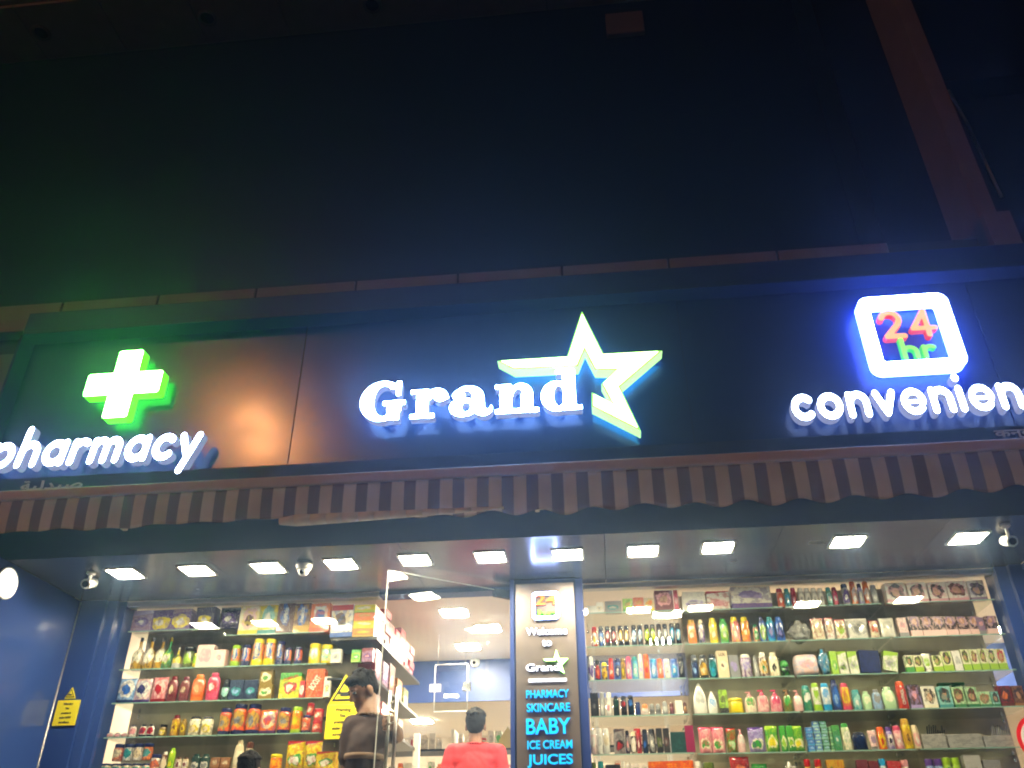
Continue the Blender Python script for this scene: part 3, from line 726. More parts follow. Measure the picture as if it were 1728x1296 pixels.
# street lamp behind the viewer whose glow shows in the sign panel
PL = at(432, 735, Y=YP); dr = PL.normalized(); rd = Vector((dr.x, -dr.y, dr.z)); LP = PL+rd*13.5
LA = empty('street_lamp', (LP.x, LP.y-.5, STREET)); tag(LA, 'tall street lamp with a glowing orange sodium head across the road', 'street lamp')
p = MB(); p.tube((0, 0, 0), (0, 0, LP.z-STREET+.1), .09, .05, n=16); p.tube((0, 0, LP.z-STREET+.1), (0, .5, LP.z-STREET+.22), .04, .03); p.lathe([(.18, 0), (.18, .06), (.1, .3)], n=16); p.build('pole', M['alu'], LA)
p = MB(); p.box(-.2, .2, .25, .85, LP.z-STREET+.1, LP.z-STREET+.24); p.build('lamp_head', M['alu'], LA, bevel=.04)
p = MB(); p.lathe([(.02, -.0), (.14, .04), (.18, .10)], n=20, sy=1.3, c=(0, .55, LP.z-STREET-.01)); p.build('lamp_lens', M['e_sodium'], LA)

# ============================================================ PRODUCTS
CC = dict(k='#16151a', dk='#2a2826', w='#e8e2d6', cr='#dcc9a4', gy='#8b8a88', lg='#b9b7b0', r='#b3171d', dr='#6d1420', ma='#6b2430', mg='#8c1d4a', pk='#e39a9d', lp='#edc4bd', hp='#d1436a', o='#dd5a12', or_='#e8792a', co='#d9744c',
          y='#e6cf12', go='#c69a2c', dg='#8a6c22', li='#9cc52a', g='#3f9a3a', fg='#1f7a45', dgn='#1c3a35', te='#2d8c8c', lt='#8fc6bd', cy='#2c9ad0', b='#2a5fb4', nv='#1d2558', dnv='#14203f', lb='#8fb0d8', pu='#5b3a86', dp='#33204f', lv='#a493c9', br='#5d3222', lbr='#a07040', ol='#5c6a1e', sk='#c08f6c', hd='#2a1a16', mv='#8d6d8e', mint='#b9d9a8', ivory='#efe6c8')
CL = {k: lin(v) for k, v in CC.items()}
def unit(name, parts):
    out = []
    for pn, fn, mt in parts:
        mb = MB(); bev = fn(mb) or 0
        out.append((pn, mb.mesh(pn, mt, bev), None))
    return out
def rnd(mb, prof, n=16, pw=1.0, sx=.5, sy=.5): mb.lathe([(r*1.0, z) for r, z in prof], n=n, sx=sx, sy=sy, power=pw)
def cube(z0=0, z1=1, a=.5, b=.5, bev=.012):
    def f(mb): mb.box(-a, a, -b, b, z0, z1); return bev
    return f
def lat(prof, n=16, pw=1.0):
    def f(mb): rnd(mb, prof, n, pw)
    return f
def pouchf(mb):
    n = 10; top = []
    g_ = [[None]*(n+1) for _ in range(n+1)]
    for side in (-1, 1):
        gg = [[None]*(n+1) for _ in range(n+1)]
        for i in range(n+1):
            for j in range(n+1):
                u, v = i/n, j/n
                th = (math.sin(math.pi*u)**.55)*(math.sin(math.pi*min(1, v*1.02))**.6 if 0 < v < 1 else 0)*(1.15-.45*v)
                if i in (0, n) or j in (0, n):
                    if side == -1: gg[i][j] = mb.bm.verts.new((u-.5, 0, v)); g_[i][j] = gg[i][j]
                    else: gg[i][j] = g_[i][j]
                else:
                    wob = .06*math.sin(9*v+5*u)*math.sin(7*u)
                    gg[i][j] = mb.bm.verts.new(((u-.5)*(1-.05*math.sin(math.pi*v)), side*(.5*th+wob*th), v))
        for i in range(n):
            for j in range(n):
                q = (gg[i][j], gg[i+1][j], gg[i+1][j+1], gg[i][j+1])
                mb.bm.faces.new(q if side == -1 else q[::-1]).smooth = True
def tubef(mb):
    rings = []
    for k_ in range(9):
        t = k_/8; z = .14+.86*t; a = .40+.10*t; b_ = .42*(1-t)**.8+.03; ring = []
        for i in range(16):
            th = 2*math.pi*i/16; ring.append(mb.bm.verts.new((a*math.cos(th), b_*math.sin(th), z)))
        rings.append(ring)
    for p_, q_ in zip(rings, rings[1:]):
        for i in range(16): mb.bm.faces.new((p_[i], p_[(i+1) % 16], q_[(i+1) % 16], q_[i])).smooth = True
    mb.bm.faces.new(rings[0][::-1]); mb.bm.faces.new(rings[-1])
def lumps(seed):
    def f(mb):
        rg = random.Random(seed)
        bmesh.ops.create_icosphere(mb.bm, subdivisions=3, radius=.5)
        for v in mb.bm.verts:
            d = v.co.normalized(); s_ = 1+.18*math.sin(6*d.x+seed)+.14*math.sin(9*d.z+2*d.y+seed)+.08*math.sin(17*d.x+13*d.z)
            v.co = v.co*s_; v.co.z = max(0, v.co.z+.5)
        for fc in mb.bm.faces: fc.smooth = rg.random() > .3
    return f
def basket(mb):
    for i in range(8): mb.box(-.5, .5, -.5, -.47, i/8+.02, (i+1)/8-.02)
    mb.box(-.48, .48, -.469, .5, 0.01, .98)
def combs(mb):
    rg = random.Random(3)
    for i in range(9):
        x = -.4+i*.1; mb.box(x-.02, x+.025, -.2, .2, 0, .6+.4*rg.random())
PG, PR = PRINTG, PRINT
KIND = dict(
    box=[('body', cube(), PR)],
    can=[('body', lat([(.94, 0), (1, .02), (1, .76), (.86, .80)]), PG), ('cap', lat([(.88, .79), (.90, .81), (.88, .95), (.72, .995), (.3, 1)]), CAPM)],
    oval=[('body', lat([(.82, 0), (.95, .03), (1, .3), (.98, .66), (.80, .82), (.5, .86)], 18, .8), PG), ('cap', lat([(.56, .85), (.58, .87), (.54, .99), (.4, 1)]), CAPM)],
    wide=[('body', lat([(.86, 0), (.96, .03), (.92, .4), (1, .72), (.84, .84)], 18, .8), PG), ('cap', lat([(.80, .835), (.82, .86), (.72, .97), (.5, 1)], 18, .8), CAPM)],
    bell=[('body', lat([(.78, 0), (.96, .04), (1, .25), (.84, .6), (.45, .85), (.3, .9)], 18, .9), PG), ('cap', lat([(.34, .88), (.3, .93), (.14, 1)]), CAPM)],
    tall=[('body', lat([(.9, 0), (1, .03), (.96, .5), (1, .78), (.7, .86)], 16, .8), PG), ('cap', lat([(.66, .855), (.68, .87), (.6, .99), (.4, 1)]), CAPM)],
    pump=[('body', lat([(.9, 0), (1, .03), (.98, .5), (.78, .70), (.36, .76)], 18, .85), PG), ('cap', lambda mb: (rnd(mb, [(.36, .755), (.38, .77), (.34, .86), (.12, .87), (.12, .93)]), mb.box(-.32, .12, -.1, .1, .93, 1.0)) and None, CAPM)],
    jar=[('body', lat([(.88, 0), (.98, .04), (1, .1), (1, .68), (.9, .78)]), PG), ('cap', lat([(.92, .775), (.95, .79), (.95, .97), (.88, 1)]), CAPM)],
    waist=[('body', lat([(.86, 0), (.98, .03), (1, .2), (.90, .42), (.93, .6), (1, .74), (.84, .84)]), PG), ('cap', lat([(.80, .835), (.84, .85), (.84, .98), (.78, 1)]), CAPM)],
    oil=[('body', lat([(.86, 0), (1, .03), (1, .42), (.8, .54), (.34, .64), (.26, .70), (.24, .88)], 16, .85), PG), ('cap', lat([(.27, .87), (.29, .88), (.27, 1)]), CAPM)],
    pouch=[('body', pouchf, PG)],
    tube=[('body', tubef, PG), ('cap', lat([(.74, 0), (.76, .01), (.72, .138)]), CAPM)],
    roll=[('body', lat([(.8, 0), (.94, .04), (.98, .4), (.8, .6)], 16, .85), PG), ('cap', lat([(.82, .59), (.88, .62), (.84, .85), (.5, .98), (.2, 1)]), CAPM)],
    bag=[('contents', lumps(2), PR), ('wrap', lambda mb: (lumps(5)(mb), [setattr(v, 'co', Vector((v.co.x*1.12, v.co.y*1.12, v.co.z*1.08))) for v in mb.bm.verts]) and None, M['clearwrap'])],
    pack=[('card', cube(.72, 1, .5, .06, .01), CAPM), ('body', pouchf, PG)],
    fold=[('body', lat([(.9, 0), (1, .2), (1, .75), (.88, 1)], 12, .45), PR)],
    tray=[('body', basket, PR), ],
    comb=[('body', combs, CAPM)],
)
PROTO = {}
def proto(k):
    if k not in PROTO: PROTO[k] = unit(k, KIND[k])
    return PROTO[k]
ART = dict(  # (rx, rz, oz), (bottom band, top band, inner scale)
    p=((.01, .01, .5), (0, 2, 0)), e=((.34, .2, .52), (0, 2, .0)), E=((.40, .27, .48), (.14, 2, .55)), b=((.3, .16, .6), (.22, 2, 0)), t=((.34, .2, .42), (0, .78, .5)),
    l=((.42, .24, .42), (0, 2, 0)), L=((.44, .3, .38), (0, .82, .45)), f=((.36, .30, .66), (.30, 2, .55)), F=((.38, .34, .56), (.14, 2, .56)), h=((.36, .26, .76), (.30, 2, .6)),
    o=((.27, .36, .60), (.24, 2, .3)), q=((.38, .2, .34), (.0, .9, .7)))
def setc(o, ca, cb, cc, cd, art):
    o['ca'] = CL[ca]; o['cb'] = CL[cb]; o['cc'] = CL[cc]; o['cd'] = CL[cd]; o['pa'] = ART[art][0]; o['pb'] = ART[art][1]
CATS = dict(box='box', can='spray can', oval='bottle', wide='bottle', bell='bottle', tall='bottle', pump='bottle', jar='jar', waist='jar', oil='bottle', pouch='pouch', tube='tube', roll='bottle', bag='bag', pack='packet', fold='towel', tray='tray', comb='combs')
NAMES = dict(box='carton', can='spray_can', oval='bottle', wide='bottle', bell='lotion_bottle', tall='bottle', pump='pump_bottle', jar='lidded_jar', waist='jar', oil='oil_bottle', pouch='pouch', tube='tube', roll='deodorant', bag='plastic_bag', pack='hanging_packet', fold='folded_towel', tray='ribbed_tray', comb='comb_set')
def item(kind, x, y, z, w, h, cols, art, rz=0, d=None, ry=0):
    e = empty(NAMES[kind], (x, y, z)); e.rotation_euler = (0, ry, rz)
    if d is None: d = w*{'box': .55, 'pouch': .4, 'tube': .55, 'oval': .6, 'wide': .65, 'bell': .6, 'tall': .65, 'pack': .25, 'tray': .0, 'pump': .65}.get(kind, 1.0)
    if kind in ('tray',): d = .2
    if kind == 'box': d = max(.03, min(.11, d))
    for pn, me, _ in proto(kind):
        o = link(pn, me, e); o.scale = (w, d, h); setc(o, *cols, art)
    return e
SH = {'L1': 1.585, 'L1b': 1.537, 'L1c': 1.497, 'L2': 1.329, 'L3': 1.114, 'L4': .902, 'L5': .69, 'A1': 1.597, 'A2': 1.379, 'A3': 1.170, 'A4': .956, 'A5': .737, 'A6': .51, 'B1': 1.592, 'B2': 1.377, 'B3': 1.163, 'B4': .954, 'B5': .731, 'B6': .51}
PHR = {'L': 'left window', 'A': 'bay beside pillar', 'B': 'right window', 'D': 'right window end'}
# x0 x1 ytop kind n colours(body,art,cap/band,detail) artcode | description      (x along the shelf, photo pixels)
ROWS = {
'L1': '''219 251 1030 box 1 mv pu lv w t|pale mauve carton of chocolate
252 286 1029 box 1 pu y pu w L|purple carton with yellow top band
287 317 1027 box 1 pu y mv w L|purple carton with yellow swoosh
326 358 1024 box 1 dp y dp w t|dark purple carton with gold top
364 398 1022 pouch 1 dp pu k w t|shiny dark purple pack''',
'L1b': '''400 432 1022 box 1 ivory lp y br F|cream baby cereal carton
433 463 1021 box 1 y lt te w F|yellow and teal baby cereal carton
464 492 1018 box 1 br b br w o|brown malt drink carton with blue oval
493 520 1018 box 1 br b go w o|brown malt drink refill carton with blue oval
521 553 1018 box 1 or_ w o b F|orange malt drink carton with white flash''',
'L1c': '''556 593 1020 box 1 w cr b br F|white and blue bran cereal carton with red top''',
'L2': '''215 233 1074 oil 3 go ivory k dgn l|amber oil bottle with cream label
267 284 1074 oil 1 fg li dg w q|dark green oil bottle with lime label
286 300 1091 oil 1 y ol lg k b|yellow label bottle with silver cap
303 320 1090 jar 1 ol li k w l|olive glass jar with lime label
321 331 1096 jar 1 y li k ol l|round yellow jar
328 355 1088 box 1 lp pk lp pk F|pale pink carton with flower print
356 377 1096 box 1 lp ivory lp pk F|short pale pink carton
384 399 1088 waist 1 or_ b li w o|lime based malt drink jar
402 417 1087 waist 1 or_ b nv w o|orange malt drink jar with yellow shoulder
419 438 1077 waist 2 or_ b y w o|tall orange malt drink jar with yellow collar
460 475 1081 waist 1 br b nv w o|brown malt drink jar
476 488 1092 waist 1 or_ b nv w o|small orange malt drink jar
493 506 1091 waist 1 o b nv w o|small orange malt drink jar with dark lid
517 536 1085 jar 1 y lt y pk F|yellow and teal milk powder tin
538 556 1087 jar 1 ivory lt y te F|cream milk powder tin with yellow lid
557 574 1095 box 1 w lg lg gy t|narrow white carton
592 607 1096 box 1 li g g w t|lime green carton
610 628 1093 box 1 mv pu dr pk t|mauve carton''',
'L3': '''190 219 1143 pouch 1 lb w nv b F|white and blue pack with wavy print
218 246 1144 pouch 1 lp w pu nv F|pink and white pack with wavy print
247 274 1141 pouch 1 pk lp r r F|coral pink pack with wavy print
276 294 1140 oval 1 ma dr dr cr E|maroon oval handwash bottle
297 314 1141 oval 1 ma dr ma cr E|dark maroon oval handwash bottle
317 339 1137 oval 1 o co or_ cr E|orange oval handwash bottle
343 364 1134 oval 1 hp r hp w E|red oval handwash bottle
368 383 1144 roll 1 dgn lt k w l|teal deodorant bottle with black cap
384 407 1147 box 2 dnv te dnv lb t|navy blue carton with pale lines
434 456 1154 box 1 dg ivory dg g E|gold soap carton, lower one
469 503 1135 box 1 y r g w t|yellow drink powder carton with red oval
504 512 1149 box 1 r w r w E|small red carton
514 543 1129 box 1 o w r w p|red malt drink carton with slanted writing
545 555 1142 box 1 w gy w y t|narrow white carton beside red carton''',
'L4': '''178 189 1236 oval 3 lg pk gy r l|tiny clear bottle with pink label
214 226 1223 oval 1 w pk k r l|small white bottle with pink label
231 243 1222 oval 2 w r k dr E|black capped bottle with white label
264 276 1222 jar 1 dg y k cr q|small dark gold jar
284 298 1206 tall 1 go y dr br t|tall amber bottle with yellow label
300 310 1213 tall 1 dg y dg br t|narrow amber bottle with yellow label
313 333 1208 wide 2 ivory y k cr q|cream bottle with black cap
362 382 1194 waist 1 o go nv gy E|orange health drink jar with navy lid
384 407 1187 waist 2 o go nv gy E|tall orange health drink jar with navy lid
433 461 1196 pouch 1 or_ cr pu o F|orange and purple refill pouch
463 484 1193 waist 1 o go nv gy E|orange health drink jar by the pouch
486 504 1192 waist 1 o or_ li y E|orange jar with lime green lid
505 520 1206 waist 1 co o nv cr E|small copper jar with dark lid
523 540 1216 jar 1 r co r w E|small red jar, lower one''',
'L5': '''165 181 1288 jar 5 cr te nv w l|white jar with navy lid in front
247 263 1272 jar 1 w co nv o l|short white jar with orange print
266 277 1268 oval 1 br cr w r l|small brown bottle with white cap
278 289 1262 tall 1 li g li y q|lime green bottle
291 302 1277 oval 2 cr w br dr E|cream bottle with brown cap
318 333 1272 tall 2 dgn w dgn gy q|dark green bottle with white label
353 368 1278 box 2 lbr cr br pu b|brown carton with purple print
389 405 1249 oval 1 cr ivory cr gy l|cream bottle with ridged cap
408 420 1252 jar 1 cr y br gy l|cream jar behind the dark head
451 470 1272 jar 1 o or_ y r l|orange jar with yellow lid
478 507 1249 pouch 2 y g r w q|bright yellow snack pouch with green print
532 564 1268 box 1 y g r w q|yellow carton with red top
575 592 1276 pouch 1 y ol g w E|small yellow pouch''',
'A1': '''991 1006 1022 box 1 w lg w gy p|white carton with plain face
1007 1019 1016 box 1 w cr w gy t|white carton beside grey cartons
1022 1049 1014 box 1 gy te gy lg t|grey teal carton
1052 1068 1010 box 1 li go g w b|lime carton behind light reflection
1070 1087 1008 box 1 co go o w b|orange carton
1088 1104 1009 box 1 cr or_ y br b|cream and orange carton
1107 1137 996 box 1 dr pk dr sk F|dark red carton with round portrait
1139 1146 996 box 1 hp pk r w t|narrow pink carton''',
'A2': '''999 1009 1057 can 1 r w r y L|red spray can
1011 1020 1056 can 1 nv b k w L|navy spray can
1022 1031 1056 can 2 k r k w E|black body spray with red disc
1044 1053 1055 can 2 k go k w E|black body spray with gold label
1067 1076 1054 can 2 k lb k w E|black body spray with blue label
1089 1098 1053 can 2 k li k y E|black body spray with lime label
1110 1119 1052 can 2 k gy k w E|black body spray with grey label
1132 1141 1051 can 2 k cy k w E|black body spray with cyan label''',
'A3': '''993 1003 1107 can 1 w pu w lv l|white spray can with purple stripe
1005 1014 1113 can 1 k r k co L|black spray can with red collar
1016 1026 1117 can 1 k go y dr L|black spray can with yellow cap
1028 1037 1110 can 1 r o r w L|red spray can
1039 1048 1110 can 1 b nv nv w L|blue spray can
1049 1057 1110 can 1 go dg dg y L|gold spray can
1058 1067 1107 can 1 hp pk hp w L|hot pink spray can
1069 1078 1107 can 1 cy lt te w L|turquoise spray can
1079 1087 1103 can 1 w cr w lv L|white spray can with tall cap
1088 1098 1103 can 1 o or_ o r L|tall orange spray can
1100 1110 1111 can 1 b lb cy w L|blue deodorant can with pale label
1111 1121 1111 can 1 o co o w L|orange deodorant can
1123 1133 1111 can 1 lg w w gy L|white deodorant can
1135 1145 1111 can 1 b cy b w L|bright blue deodorant can
1147 1157 1107 can 1 dk k k gy L|charcoal deodorant can''',
'A4': '''998 1011 1169 box 1 k dk k gy t|black carton
1013 1022 1168 can 1 gy lg gy w L|grey spray can
1024 1034 1168 can 1 lg w w pk L|white spray can with silver top
1036 1046 1174 tall 1 k dgn k g b|black bottle with green foot
1049 1059 1174 can 1 k r k gy b|black can with red foot
1061 1071 1173 can 1 k b k cy b|black can with blue foot
1073 1082 1184 can 1 nv dnv nv b b|short navy can
1084 1095 1187 roll 1 w lg or_ gy l|white roll-on with orange cap
1097 1106 1187 roll 2 gy dk gy w l|grey roll-on deodorant
1119 1128 1182 roll 1 gy lg gy k l|tall grey roll-on
1131 1139 1184 roll 1 br dr br gy l|brown roll-on
1142 1153 1182 box 1 w cr w gy p|white carton beside roll-ons
1154 1161 1184 roll 1 br lbr br cr l|small brown bottle at the divider''',
'A5': '''991 998 1231 can 1 lg w w gy L|white pearl spray can, far left
999 1007 1231 can 1 lp w w nv e|pale pink spray can with dark badge
1008 1018 1229 can 1 w lg w nv e|white spray can with dark badge
1019 1030 1229 can 1 w cr w nv e|white spray can beside grey box
1038 1056 1230 box 1 gy k dk r q|tall grey carton with black badge
1057 1064 1232 can 1 dnv gy k pk L|navy narrow spray can
1066 1075 1234 can 1 k w cr w L|black spray can with white upright writing
1076 1084 1229 can 1 r dr r w L|red spray can
1086 1095 1230 can 1 k dk k b L|black spray can with small label
1097 1108 1229 can 1 dk gy k w L|grey black spray can
1110 1120 1229 box 1 k ol k gy t|tall black carton
1122 1132 1229 box 1 dk br k gy t|tall charcoal carton
1134 1159 1235 box 1 dgn fg dgn te p|wide dark green carton
1160 1174 1224 box 1 mg hp mg dr p|magenta carton''',
'A6': '''989 999 1285 can 1 co pk co w L|coral can in bottom row
1000 1009 1286 can 1 ol go ol cr L|olive can in bottom row
1011 1022 1284 can 1 te cy te w L|teal can in bottom row
1025 1050 1290 box 1 br dr k gy t|low brown carton in bottom row
1052 1060 1284 can 1 w lg w gy L|white can in bottom row
1100 1175 1284 box 1 o co r y b|wide orange display tray in bottom row''',
'B1': '''1155 1192 998 box 1 w lv w pu q|white slim carton
1195 1232 997 box 1 w lp r pk q|white slim carton with pink print
1237 1303 990 box 1 w lv pu sk b|wide white and purple baby product carton
1315 1326 992 can 1 co o r w L|orange red can
1328 1337 992 can 1 te cy te w L|teal can
1339 1348 991 can 1 r dr r pk L|red can
1351 1361 991 can 4 lg w w gy L|silver white can
1399 1408 990 can 1 fg lt te w L|green can
1409 1418 990 can 1 r hp dr w L|crimson can
1426 1438 984 can 1 lg pu nv w L|silver can with purple cap
1441 1451 980 can 1 or_ lg o w L|orange can with silver foot
1453 1461 984 can 1 lv lg nv w L|violet can
1463 1473 980 can 1 o lg or_ w L|orange can with amber cap
1475 1486 986 can 1 gy lg gy w L|grey can''',
'D1': '''1500 1534 983 box 1 w hd pk sk F|white hair colour carton with faded portrait
1538 1569 982 box 1 w hd pk sk F|white hair colour carton behind bright reflection
1573 1602 982 box 1 w hd pk sk F|white hair colour carton with dark haired portrait
1605 1637 980 box 1 w br pk sk F|white hair colour carton with brown haired portrait
1642 1668 979 box 1 w hd mv sk F|grey hair colour carton with tilted portrait''',
'B2': '''1163 1178 1045 tall 1 co or_ go w L|coral body wash bottle with gold cap
1181 1192 1045 tall 1 dnv pu cr w L|navy body wash bottle with silver cap
1200 1214 1042 tall 1 y go y w L|yellow body wash bottle
1218 1232 1043 tall 1 g li g w L|green body wash bottle
1237 1252 1040 tall 1 hp pk y w L|pink body wash bottle with yellow cap
1254 1269 1040 tall 1 co or_ y w L|orange body wash bottle with yellow cap
1274 1283 1053 tall 1 co g fg w L|small orange green bottle
1285 1296 1040 tall 1 b li nv w L|blue bottle with green stripe
1298 1311 1040 tall 1 cy b te lv L|bright blue bottle with label
1313 1327 1040 tall 1 b nv b lv L|deep blue bottle with label
1338 1370 1046 bag 1 lg gy gy w p|clear bag with silver things inside
1375 1395 1042 pack 1 ivory cr r gy e|cream packet with red card top
1398 1412 1041 pack 1 w cr r gy e|white packet with red card
1415 1432 1044 pack 1 ivory li r w e|cream packet with red card and lime spot
1435 1471 1041 pack 1 w lg w gy F|wide white packet with faint pattern
1473 1488 1046 pack 1 ivory co r g e|small packet with pink and green toy
1491 1516 1041 pouch 1 w lg w y b|white packet with yellow corner''',
'D2': '''1521 1536 1042 box 1 lp pk gy dr b|pale pink carton on its side
1540 1559 1040 box 6 hd mv lp sk h|dark hair colour carton with pink band
1655 1666 1042 box 1 mv pk gy dr b|narrow mauve carton side
1670 1689 1039 box 1 hd mv lp sk h|last dark hair colour carton with pink band''',
'B3': '''1169 1181 1104 wide 1 dk nv k lb L|black shower gel bottle with blue label
1183 1197 1104 wide 1 k go k cr L|black shower gel bottle with gold label
1199 1213 1103 wide 1 dgn te k cy L|dark teal shower gel bottle
1214 1232 1098 box 1 cr ivory cr br t|tall cream soap carton
1234 1250 1105 box 1 gy lv gy nv e|grey carton with dark badge
1253 1272 1103 wide 1 mv lv w nv e|mauve bottle with white cap
1275 1282 1106 tall 1 gy lg gy w L|narrow grey bottle
1284 1300 1100 oval 1 br go w fg L|brown lotion bottle with white cap
1302 1318 1100 oval 1 cr ivory ivory k L|cream lotion bottle
1320 1336 1113 roll 1 k g g k p|round black and green ball pack
1345 1384 1106 fold 1 lp pk lb w e|pastel folded towels bundle
1387 1404 1096 bag 1 cy b lg w p|blue cloth in a clear bag
1406 1417 1099 box 1 li g li w t|lime green carton
1419 1434 1099 box 1 w lg li k q|white carton with lime top
1437 1452 1099 box 1 w lg li gy t|white and lime carton
1455 1488 1098 box 1 nv nv dnv b p|wide navy card pack
1493 1516 1102 box 1 w lg li gy t|tilted white card with lime top''',
'D3': '''1532 1545 1106 box 1 ivory hd g sk f|hair dye carton with short haired portrait
1547 1561 1106 box 1 ivory hd li sk f|hair dye carton with wavy haired portrait
1563 1577 1102 tube 1 w li w g e|white tube between dye cartons
1579 1594 1106 box 1 ivory hd li sk f|hair dye carton right of the white tube
1596 1612 1099 box 1 ivory k li sk f|taller hair dye carton with black haired portrait
1614 1627 1098 box 1 w lg w k e|white dye carton showing bar code
1629 1642 1096 box 1 ivory hd li sk f|hair dye carton in a row of five, darkest brown
1644 1657 1096 box 1 ivory dr li sk f|hair dye carton with burgundy hair
1659 1672 1095 box 1 ivory br li sk f|hair dye carton with chestnut hair
1674 1687 1095 box 1 ivory hd li sk f|hair dye carton with black hair by the red one
1689 1703 1095 box 1 ivory r li sk f|hair dye carton with red hair''',
'B4': '''1173 1196 1152 bell 1 w lg w lb e|large white teardrop lotion bottle
1197 1213 1166 bell 1 w lb w lb e|smaller white teardrop lotion bottle
1217 1231 1164 box 1 li ol k w b|lime and black carton
1232 1258 1177 jar 1 y go y or_ p|bright yellow square tub
1260 1279 1166 pump 1 ivory g pk li e|cream handwash pump bottle with green emblem
1281 1301 1163 pump 1 lp pk hp li e|pale pink handwash pump bottle
1303 1323 1163 pump 1 pk hp hp w e|pink handwash pump bottle with flowers
1325 1341 1163 pump 1 ol g lbr mint e|green handwash pump bottle
1343 1358 1164 pump 1 lp w pk g e|white handwash pump bottle with pink top
1359 1374 1156 wide 1 fg w te w e|teal and white shampoo bottle
1376 1390 1152 wide 1 w li li nv b|white and lime shampoo bottle
1392 1407 1152 wide 1 w lb cy nv b|white and sky blue shampoo bottle
1409 1423 1146 tall 1 nv b nv lb L|tall navy lotion bottle
1425 1441 1152 wide 1 co y hp go F|coral bottle with yellow foot
1443 1458 1163 wide 1 te lt te w L|teal bottle
1460 1475 1166 oval 1 mint ivory mint g e|pale green oval bottle
1477 1493 1163 oval 1 lb gy gy w e|grey blue oval bottle
1495 1517 1158 oval 1 mint ivory mint g e|big mint green oval bottle
1520 1537 1149 wide 1 r dr o w p|red bottle with upright white writing''',
'D4': '''1540 1559 1155 box 1 dk br lv pk F|dark carton with violet top
1562 1585 1158 box 1 w hd ivory sk F|white hair colour carton with afro portrait
1589 1611 1158 box 1 lt hd te sk F|teal carton with long haired portrait
1614 1633 1159 box 1 mint br fg sk F|mint carton with brown haired portrait
1636 1655 1159 box 1 mint br fg sk F|mint carton with light brown haired portrait
1657 1676 1167 box 1 mint lbr fg sk F|short mint carton with blonde portrait
1678 1690 1167 box 1 lt hd fg sk F|narrow mint carton with dark haired portrait
1692 1714 1157 box 1 dr hd br or_ F|maroon carton with orange patch
1716 1734 1157 box 1 br hd lbr sk F|brown carton at the window end''',
'B5': '''1183 1204 1226 pouch 2 pk ivory hp g q|coral refill pouch with green emblem
1230 1246 1228 pouch 1 ol g r mint q|olive handwash refill pouch
1248 1260 1230 pump 1 lp w pk g e|pale pink bottle between pouches
1268 1294 1226 pouch 1 lv ivory pu g q|violet refill pouch with green emblem
1297 1318 1224 pouch 1 g ivory li y q|green refill pouch with yellow emblem
1321 1332 1224 pouch 2 g ivory g li q|narrow green refill pouch
1343 1360 1224 pouch 1 g ivory li y q|green refill pouch at the end of its row
1411 1423 1224 box 1 fg te g w t|stacked dark green soap cartons
1426 1441 1220 wide 1 ivory w g li e|white bottle with green cap
1443 1468 1234 wide 1 dnv nv k b p|broad navy blue bottle
1471 1485 1232 tube 1 lp mv gy w e|greyish pink tube
1487 1500 1226 can 1 or_ y o r L|orange talc can
1502 1513 1226 can 1 lv w pu k L|violet talc can with bird print
1515 1529 1224 can 1 pk lp hp w L|pink talc can
1531 1546 1212 can 1 y go go br L|tall yellow talc can
1547 1558 1223 can 1 cr pk cr w L|cream talc can with pink label''',
'D5': '''1561 1600 1238 tray 1 lg cr gy w p|cream ribbed tray
1604 1661 1238 tray 1 lg mint gy w p|wide pale green ribbed tray
1665 1712 1241 tray 1 lg cr gy w p|cream ribbed tray at the right end''',
'B6': '''1175 1190 1284 jar 1 w lg w k l|white lidded pot in the bottom row
1192 1212 1286 jar 1 ol mint ol w l|olive pot in the bottom row
1240 1272 1276 pouch 1 r co dr w E|shiny red pouch in the bottom row
1276 1302 1288 pouch 1 g li fg w E|green pouch in the bottom row
1330 1352 1286 bag 1 w lg w gy p|white crumpled bag in the bottom row
1366 1377 1281 jar 1 go co r w l|small gold jar with red lid
1384 1396 1281 jar 1 go or_ r w l|small amber jar with red lid
1404 1418 1282 box 2 go ol r y b|small gold spice carton
1456 1474 1282 box 1 ma dr ma gy E|maroon carton in the bottom row
1476 1492 1284 box 1 dr ma dr gy E|dark red carton in the bottom row
1494 1506 1280 jar 1 w b cy w l|white pot with blue lid
1508 1530 1284 box 1 r dr r w E|low red carton in the bottom row
1532 1545 1282 jar 1 w or_ pk w l|white pot with pink lid''',
'D6': '''1574 1588 1280 jar 2 lb pu pu w l|grey violet pot in the bottom row
1604 1618 1278 jar 2 li g li w l|lime lidded pot in the bottom row
1640 1668 1274 box 1 lg gy lg w t|pale grey carton in the bottom row
1672 1700 1282 box 1 gy lg gy w t|grey carton in the bottom row''',
}
def shelfkey(k): return k if k in SH else 'B'+k[1:]
SLANT = {}
